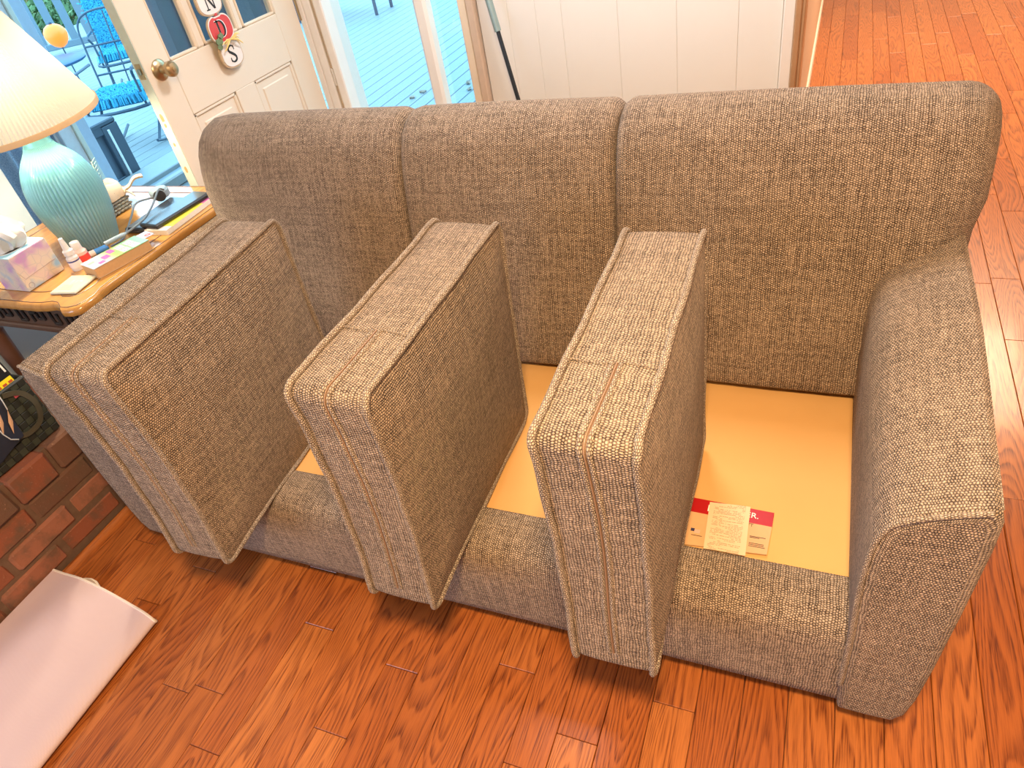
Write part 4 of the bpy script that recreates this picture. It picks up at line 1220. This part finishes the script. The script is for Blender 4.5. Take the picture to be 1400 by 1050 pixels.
def build_small_basket():
    bx, by = -2.645, .750
    R = tag(empty('small_basket', (bx, by, ZT + .003)), 'small grey woven basket with cream cloth liner behind the lamp', 'basket')
    wv = plain('grey_wicker', (.20, .22, .21), .7, var=.3, scale=60)
    mb = MB(); w, d, hh = .068, .075, .080
    MB().span((-w + .004, -d + .004, 0), (w - .004, d - .004, .075), .004).build('basket_wall', plain('wicker_inner', (.10, .11, .11), .8), R)
    for k in range(7):
        z = .006 + k * .0115; pts = []
        for s_ in range(64):
            t = s_ / 64 * 4; e = int(t); f = t - e
            p = [(-w + 2 * w * f, -d), (w, -d + 2 * d * f), (w - 2 * w * f, d), (-w, d - 2 * d * f)][e]
            q = .0035 * (1 if (s_ + k) % 2 else -1)
            pts.append(Vector((p[0] * (1 + q / w), p[1] * (1 + q / d), z)))
        mb.tube(pts, .0052, 6, closed=True)
    mb.build('woven_strands', wv, R)
    lin = plain('cream_liner', (.58, .52, .42), .9, var=.08)
    rows = []
    for j, (f, z) in enumerate(((1.10, .050), (1.14, .056), (1.13, .085), (1.10, .105), (1.04, .108), (.96, .100), (.92, .07))):
        ring = []
        for k in range(48):
            a = 2 * PI * k / 48; ca, sa = math.cos(a), math.sin(a)
            m_ = 1 / max(abs(ca), abs(sa)); m_ = min(m_, 1.28)
            r = f * (1 + .03 * math.sin(9 * a + j) * (j < 4))
            ring.append((w * ca * m_ * r, d * sa * m_ * r, z + .006 * math.sin(5 * a + 1) * (j in (2, 3, 4))))
        rows.append(ring)
    MB().grid(rows, closed_u=True).build('liner', lin, R, sharp=80)
    rows = []
    P = smooth_path([(w * 1.05, d * .9, .070), (w + .028, d + .010, .078), (w + .045, d + .035, .100), (w + .062, d + .06, .098)], 4)
    MB().grid([[p + Vector((0, 0, -.008)), p + Vector((.004, -.004, .0)), p + Vector((0, 0, .008)), p + Vector((-.004, .004, 0))] for p in P], closed_u=True, caps=True).build('ribbon_tie', lin, R)
    P = smooth_path([(w * 1.05, d * .9, .070), (w + .020, d + .004, .060), (w + .030, d + .014, .038)], 4)
    MB().grid([[p + Vector((0, 0, -.007)), p + Vector((.004, -.004, .0)), p + Vector((0, 0, .007)), p + Vector((-.004, .004, 0))] for p in P], closed_u=True, caps=True).build('ribbon_tie', lin, R)
    MB().lathe([(.005, 0), (.011, .003), (.011, .007), (.005, .010)], 14, M=Matrix.Translation((w + .008, d + .002, .068)) @ rot('X', 70), caps=False).build('ribbon_knot', lin, R)
    pad = tag(empty('notepad', (bx - .01, by - .015, ZT + .076)), 'small white folded note with thin blue lines standing in the small basket', 'note')
    pad.rotation_euler = (math.radians(12), math.radians(-18), .5)
    MB().span((-.03, -.045, 0), (-.026, .045, .075), .0006).build('sheet', plain('note_white', (.80, .84, .86), .6), pad)
    b2 = MB()
    for k in range(2): b2.span((-.0262, -.04, .02 + k * .025), (-.0255, .04, .0225 + k * .025))
    b2.build('blue_lines', plain('note_blue', (.15, .3, .5), .6), pad)
    yl = tag(empty('yellow_packet', (bx + .022, by - .02, ZT + .078)), 'bright yellow packet in the small lined basket', 'packet')
    yl.rotation_euler = (.2, .3, .4)
    MB().box((0, 0, .012), (.034, .045, .012), .004).build('packet', plain('packet_yellow', (.88, .72, .06), .5), yl)
    og = tag(empty('tan_pouch', (bx + .020, by + .035, ZT + .078)), 'rounded tan leather pouch in the small lined basket', 'pouch')
    MB().lathe([(0, 0), (.024, .0), (.031, .010), (.030, .022), (.018, .031), (0, .033)], 20, caps=False).build('pouch', plain('tan_leather', (.72, .42, .20), .5), og)
    gl = tag(empty('eyeglasses', (bx + .005, by + .005, ZT + .105)), 'thin dark wire eyeglasses resting on the small basket liner', 'eyeglasses')
    for s_ in (-1, 1):
        pts = [(.026 * math.cos(2 * PI * k / 24) * .8, s_ * .030 + .026 * math.sin(2 * PI * k / 24), .008 + .004 * math.cos(2 * PI * k / 24)) for k in range(24)]
        MB().tube(pts, .0011, 5, closed=True).build('rim', M['dark_metal'], gl)
        MB().tube(smooth_path([(0, s_ * .055, .010), (-.03, s_ * .056, .014), (-.075, s_ * .05, .010)], 4), .0010, 5).build('temple', M['dark_metal'], gl)
    MB().tube([(0.006, -.006, .010), (.008, 0, .013), (.006, .006, .010)], .0010, 5).build('bridge', M['dark_metal'], gl)
    sp = tag(empty('sprig', (bx - .01, by + .055, ZT + .085)), 'pale green leafy sprig rising from the small lined basket', 'sprig')
    st = [(0, 0, 0), (-.004, .008, .03), (-.010, .016, .065)]
    MB().tube(st, .0012, 5).build('stem', plain('sprig_stem', (.25, .38, .28), .6), sp)
    lm = plain('sprig_leaf', (.40, .58, .50), .6)
    sp.scale = (1.5, 1.5, 1.5)
    for k in range(12):
        t = .25 + .75 * k / 12; p = Vector((-.010 * t, .016 * t, .065 * t)); s_ = 1 if k % 2 else -1
        d_ = Vector((s_ * .004, s_ * .012, .010))
        MB().add([p, p + d_ * .5 + Vector((.003, 0, .002)), p + d_, p + d_ * .5 + Vector((-.003, 0, -.002)), p + d_ * .5 + Vector((0, 0, .0016))], [(0, 1, 4), (1, 2, 4), (2, 3, 4), (3, 0, 4)]).build('leaf', lm, sp)
build_small_basket()

# blue textured curtain at the alcove wall
def build_curtain():
    g = NG('blue_curtain'); uv = g.coord('UV')
    n = g.noise(uv, 140, 3, .7); n2 = g.noise(uv, 30, 2)
    c = g.mix(g.maprange(n, .35, .65), (.22, .34, .50), (.46, .60, .74)); g.set(c, .9); g.bump(n, .6, .004)
    rows = []
    for z in (2.2, 1.5, .8, .03):
        rows.append([(-4.55 + .028 * math.sin(k * 1.05) + .01 * math.sin(k * .4 + z), 1.36 + .64 * k / 40, z) for k in range(41)])
    mb = MB().grid(rows); mb.grid([[(p[0] - .006, p[1], p[2]) for p in r][::-1] for r in rows])
    C = tag(empty('curtain', (-4.55, 1.68, 0)), 'long blue textured curtain hanging beside the doorway, behind the lamp', 'curtain')
    mb.v = [(v[0] + 4.55, v[1] - 1.68, v[2]) for v in mb.v]
    mb.build('cloth', g.mat, C, sharp=80)
    MB().tube([(0, -.36, 2.22), (0, .34, 2.22)], .012, 10).build('curtain_rod', M['dark_metal'], C)
build_curtain()

# ------------------------------------------------------------------ outdoors
DZ = -.10
def build_outdoors():
    gnd = struct(MB().span((-40, 2.3, -.9), (20, 40, -.62)).build('ground', plain('lawn_ground', (0.150, 0.156, 0.054), .95, var=.5, scale=3)))
    g = NG('deck_board_paint'); ob = g.coord('Object'); r = g.rnd()
    n = g.noise(g.mapping(ob, (90, 3, 1)), 1, 3); n2 = g.noise(ob, 3, 3)
    c = g.mix(g.maprange(n, .3, .7), (0.170, 0.211, 0.224), (0.224, 0.262, 0.269)); c = g.mix(g.maprange(n2, .45, .7, 0, .4), c, (0.156, 0.187, 0.211))
    c = g.mix(g.m('MULTIPLY', r, .2), c, (0.184, 0.218, 0.231))
    g.set(c, .55); g.bump(n, .2, .002)
    dk = struct(MB().span((-13.2, YW + .16, DZ - .16), (-.45, 11.2, DZ - .045)).build('deck', M['subfloor']))
    W = .142; me = MB().box((0, 0, -.019), (W - .008, 8.9, .038), .003).mesh('board', g.mat, 30)
    n_ = int((12.8) / W)
    for i in range(n_):
        o = link('board', me, dk, (-13.2 + W * (i + .5), YW + .18 + 4.45 + random.uniform(-.01, .01), DZ))
    # step boards by the doorway
    st = struct(MB().span((-4.90, YW + .02, DZ), (-4.62, 3.5, -.030), .006).build('trim_3', plain('step_paint', (0.231, 0.272, 0.286), .5)))
    MB().span((-4.62, YW + .02, DZ), (-4.47, 3.5, -.060), .006).build('step_board', plain('step_paint_grey', (0.163, 0.211, 0.245), .5), st)
    MB().span((-4.47, YW + .02, DZ), (-4.40, 3.5, -.020), .010).build('step_nosing', plain('step_paint_light', (0.252, 0.279, 0.279), .5), st)
    # railing
    a, b = Vector((-15.0, 4.2, 0)), Vector((-7.6, 9.6, 0))
    rl = tag(empty('deck_railing', (0, 0, 0)), 'blue-grey slatted railing along the far deck edge', 'railing')
    rp_ = plain('railing_paint', (0.136, 0.177, 0.211), .6)
    d = (b - a); L = d.length; ang = math.atan2(d.y, d.x)
    Mr = trs((a.x, a.y, DZ), ang)
    for z0, z1 in ((.06, .15), (.98, 1.06)): MB().span((0, -.045, z0), (L, .045, z1), .008, Mr).build('rail', rp_, rl)
    sl = MB().box((0, 0, .56), (.115, .03, .86), .004).mesh('slat', rp_, 30)
    k = 0
    x = .1
    while x < L:
        o = link('slat', sl, rl); o.matrix_local = Mr @ Matrix.Translation((x, 0, 0)); x += .235
    for x in (.0, L * .33, L * .66, L): MB().box((x, 0, .55), (.11, .11, 1.2), .008, Mr).build('post', rp_, rl)
    # privacy screen seen through the door panes
    ps = tag(empty('privacy_screen', (-3.55, 2.62, DZ)), 'tall blue board screen standing on the deck just outside the door glass', 'screen')
    bm = plain('screen_blue', (.085, .150, .215), .6, var=.15, scale=10); bm2 = plain('screen_blue_pale', (.13, .21, .29), .6, var=.15)
    wds = [.18, .13, .20, .16, .19, .17]; x = -.52
    for k, w_ in enumerate(wds):
        MB().span((x + .003, -.012 - .012 * (k % 2), .03), (x + w_ - .003, .012 - .012 * (k % 2), 1.95), .004).build('board', bm if k % 2 else bm2, ps); x += w_
    for z in (.25, 1.0, 1.75): MB().span((-.52, .012, z), (x, .05, z + .09), .004).build('crossbar', bm, ps)
    MB().span((-.52, .05, 0), (-.44, .12, 1.95), .004).build('post', bm, ps); MB().span((x - .08, .05, 0), (x, .12, 1.95), .004).build('post', bm, ps)
    # storage bin
    bn = tag(empty('deck_bin', (-5.20, 2.42, DZ)), 'slate-blue deck bin with framed side and bright metal strip by the step', 'bin')
    b1 = plain('bin_blue', (0.075, 0.116, 0.163), .5); b2 = plain('bin_frame', (0.044, 0.071, 0.102), .5); al = plain('bin_strip', (.78, .84, .88), .3, .5)
    MB().span((-.25, -.32, .01), (.24, .31, .43), .006).build('body', b1, bn)
    MB().span((-.27, -.34, .43), (.272, .345, .465), .008).build('lid', b2, bn)
    for a_, b_ in (((.235, -.34, 0), (.272, -.26, .428)), ((.235, .20, 0), (.272, .345, .428)), ((.235, -.26, 0), (.270, .20, .07)), ((.235, -.26, .38), (.270, .20, .44))):
        MB().span(a_, b_, .004).build('frame_bar', b2, bn)
    MB().span((.268, .235, .05), (.279, .255, .40), .003).build('metal_strip', al, bn)
    # spring chairs with shaggy pads
    fm = plain('chair_frame_blue', (0.034, 0.065, 0.102), .45); shg = plain('shaggy_pad', (.04, .30, .48), .95, var=.35, scale=60); shg2 = plain('shaggy_pad_base', (.02, .17, .30), .95)
    def chair(loc, rz, label, seed, blanket):
        R = tag(empty('deck_chair', loc, rz), label, 'chair', 'deck chairs with shaggy cyan pads')
        for s_ in (-1, 1):
            # side: curved runner + riser
            MB().tube(smooth_path([(s_ * .22, -.34, .06), (s_ * .23, -.15, .018), (s_ * .23, .12, .018), (s_ * .22, .36, .07)], 5), .012, 8).build('runner', fm, R)
            MB().tube(smooth_path([(s_ * .22, -.30, .05), (s_ * .24, -.10, .20), (s_ * .24, .05, .33)], 5), .012, 8).build('leg', fm, R)
            MB().tube(smooth_path([(s_ * .24, -.26, .55), (s_ * .26, -.28, .62), (s_ * .26, .0, .62), (s_ * .25, .26, .62)], 4), .012, 8).build('armrest', fm, R)
            MB().tube([(s_ * .24, -.26, .33), (s_ * .24, -.26, .56)], .011, 8).build('arm_post', fm, R)
        MB().tube(smooth_path([(-.25, -.27, .33), (.25, -.27, .33), (.25, .25, .33), (-.25, .25, .33)], 4, True), .013, 8, closed=True).build('seat_frame', fm, R)
        P = smooth_path([(-.24, .25, .33), (-.25, .34, .70), (-.24, .40, .90), (-.12, .42, .98), (.12, .42, .98), (.24, .40, .90), (.25, .34, .70), (.24, .25, .33)], 5)
        MB().tube(P, .009, 8).build('back_hoop', fm, R)
        for t in (.52, .74): MB().tube([(-.245, .25 + (t - .33) * .235, t), (.245, .25 + (t - .33) * .235, t)], .009, 6).build('back_bar', fm, R)
        for x in (-.14, 0, .14): MB().tube([(x, .25, .33), (x, .36, .72), (x, .42, .97)], .007, 6).build('back_bar', fm, R)
        def shag(mb, k_, spot):
            for k in range(k_):
                p, nn, out_ = spot()
                a2 = rr.uniform(0, 6.28); L_ = rr.uniform(.03, .06)
                t1 = nn.orthogonal().normalized(); t2 = nn.cross(t1)
                dx = t1 * math.cos(a2) + t2 * math.sin(a2)
                if out_ is not None: dx = out_
                q1 = p + dx * L_ * .5 + nn * .014; q2 = p + dx * L_ + (Vector((0, 0, -.05)) if out_ is not None else nn * -.004)
                w_ = dx.cross(nn).normalized() * .005
                mb.add([p - w_, p + w_, q1 + w_, q1 - w_, q2 + w_ * .6, q2 - w_ * .6], [(0, 1, 2, 3), (3, 2, 4, 5)])
        rr = random.Random(seed)
        pad = MB().box((0, -.01, .385), (.47, .50, .075), .03).build('pad', shg2, R)
        def seat_spot():
            x, y = rr.uniform(-.24, .24), rr.uniform(-.27, .25); e_ = max(abs(x) / .24, abs(y + .01) / .26)
            return Vector((x, y, .42)), Vector((0, 0, 1)), (Vector((x, y, 0)).normalized() if e_ > .85 else None)
        t_ = MB(); shag(t_, 1500, seat_spot)
        if blanket:
            nb_ = Vector((0, -.96, .25)).normalized()
            Mb = Matrix.Translation((0, .335, .72)) @ rot('X', -14)
            th_ = MB().box((0, 0, 0), (.50, .035, .62), .015, Mb).build('throw', shg2, R)
            t2_ = MB(); shag(t2_, 1800, lambda: (Mb @ Vector((rr.uniform(-.25, .25), -.016, rr.uniform(-.31, .31))), nb_, None))
            stuff(t2_.build('shaggy_pile', shg, th_, sharp=None))
        stuff(t_.build('shaggy_pile', shg, pad, sharp=None))
        return R
    ch_ = math.atan2(-.5, .85)
    chair((-5.66, 3.52, DZ + .0), .53, 'blue wire deck chair with shaggy cyan pad closest to the doorway step', 1, 0)
    chair((-7.25, 5.10, DZ + .0), .75, 'blue wire deck chair with shaggy cyan throw over its back, farther out', 2, 1)
    # round table
    rt = tag(empty('round_table', (-7.95, 4.62, DZ)), 'deep blue round patio table beside the orange ball', 'table')
    dm = plain('table_blue', (0.020, 0.075, 0.170), .5, var=.3, scale=40)
    MB().lathe([(0, .40), (.40, .40), (.42, .41), (.42, .425), (.40, .435), (0, .437)], 40, caps=False).build('tabletop', dm, rt)
    MB().tube([(0, 0, .02), (0, 0, .41)], .03, 12).build('stem', fm, rt); MB().lathe([(0, 0), (.22, 0), (.22, .02), (.03, .04)], 28, caps=False).build('foot', fm, rt)
    # orange ball; its glow is added emission, it is no lamp
    ob_ = tag(empty('orange_ball', (-8.45, 5.30, .36)), 'round orange ball on a thin stake out on the deck', 'ornament')
    gm = NG('orange_ball_glow'); gm.set((.55, .13, .010), .4, **{'Emission Color': (1.0, .30, .03, 1), 'Emission Strength': .75})
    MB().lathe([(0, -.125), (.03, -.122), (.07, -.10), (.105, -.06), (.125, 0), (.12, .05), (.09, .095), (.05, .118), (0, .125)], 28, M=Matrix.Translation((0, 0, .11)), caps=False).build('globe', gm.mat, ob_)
    MB().lathe([(.02, 0), (.02, .02), (.006, .03)], 14, c=(0, 0, .232)).build('cap', fm, ob_)
    MB().tube([(0, 0, -.40), (0, 0, -.01)], .008, 8).build('stake', fm, ob_)
    # thin metal side frame seen top of the window: two table legs of a bench
    bt = tag(empty('bench', (-6.15, 7.75, DZ)), 'blue slatted bench on the far deck seen through the narrow window', 'bench')
    for x in (-.6, .6):
        for y in (-.2, .2): MB().tube([(x, y, 0), (x, y, .44)], .022, 10).build('leg', fm, bt)
    for k in range(5): MB().span((-.7, -.24 + k * .1, .44), (.7, -.155 + k * .1, .47), .005).build('slat', rp_, bt)
    # fallen leaves on the deck
    lm = plain('dry_leaf', (0.306, 0.245, 0.184), .8)
    rr = random.Random(9)
    spots = [(-3.32, 4.30), (-3.27, 4.42), (-2.92, 4.55), (-2.80, 4.60), (-2.86, 4.38), (-3.35, 6.6)]
    wh_ = ['dry curled leaf on the deck boards beside the window mullion', 'second dry leaf on the deck just behind the mullion', 'pale dry leaf on the deck by the wooden window jamb, upper of three', 'pale dry leaf on the deck by the wooden window jamb, nearest the wall panels', 'dry leaf on the deck by the wooden window jamb, lowest of three', 'far dry leaf on the deck near the top of the window']
    for (x, y), wl in zip(spots, wh_):
        a = rr.uniform(0, 6); mb = MB(); L_ = .06
        rows = []
        for k in range(5):
            t = k / 4; w_ = .024 * math.sin(PI * (.08 + .9 * t)); rows.append([(-w_, L_ * t, .010 + .012 * abs(t - .5)), (0, L_ * t, .004), (w_, L_ * t, .012 + .010 * t)])
        mb.grid(rows); mb.grid([[(p[0], p[1], p[2] - .001) for p in r][::-1] for r in rows])
        o = mb.build('fallen_leaf', lm, None, (x, y, DZ)); o.rotation_euler = (0, 0, a)
        tag(o, wl, 'leaf', 'fallen leaves on the deck')
    # shrubs beyond the railing
    def shrub(loc, s_, col, seed, label):
        R = tag(empty('shrub', loc), label, 'shrub', 'shrubs beyond the deck railing')
        rr = random.Random(seed); mb = MB()
        for k in range(2600):
            v = Vector((rr.gauss(0, 1), rr.gauss(0, 1), rr.gauss(0, 1))).normalized() * (rr.random() ** .35)
            p = Vector((v.x * s_[0], v.y * s_[1], s_[2] + v.z * s_[2] * .95)); n = Vector((rr.gauss(0, 1), rr.gauss(0, 1), rr.gauss(0, 1))).normalized(); t = n.orthogonal().normalized(); b_ = n.cross(t); q = rr.uniform(.05, .10)
            mb.add([p - t * q, p + b_ * q * .5, p + t * q, p - b_ * q * .5], [(0, 1, 2, 3)])
        stuff(mb.build('foliage', plain('foliage_%d' % seed, col, .8, var=.6, scale=4), R, sharp=None))
        for k in range(4):
            a_ = k * 1.6; MB().tube([(0, 0, 0), (math.cos(a_) * s_[0] * .3, math.sin(a_) * s_[1] * .3, s_[2] * .8), (math.cos(a_) * s_[0] * .6, math.sin(a_) * s_[1] * .6, s_[2] * 1.4)], [.05, .035, .015], 6).build('stem', M['wood_trim'], R)
    shrub((-17.4, 8.0, -.62), (1.5, 1.3, .75), (0.340, 0.299, 0.054), 21, 'sunlit yellow shrub beyond the railing, tallest of the garden')
    shrub((-14.2, 10.6, -.62), (1.5, 1.2, .55), (0.109, 0.184, 0.075), 22, 'green leafy shrub beyond the middle of the railing')
    shrub((-11.0, 12.4, -.62), (1.6, 1.3, .55), (0.136, 0.190, 0.109), 23, 'pale green shrub beyond the far end of the railing')
    shrub((-19.6, 13.0, -.62), (2.4, 1.8, .9), (0.177, 0.204, 0.054), 24, 'olive shrub at the back of the garden behind the others')
build_outdoors()
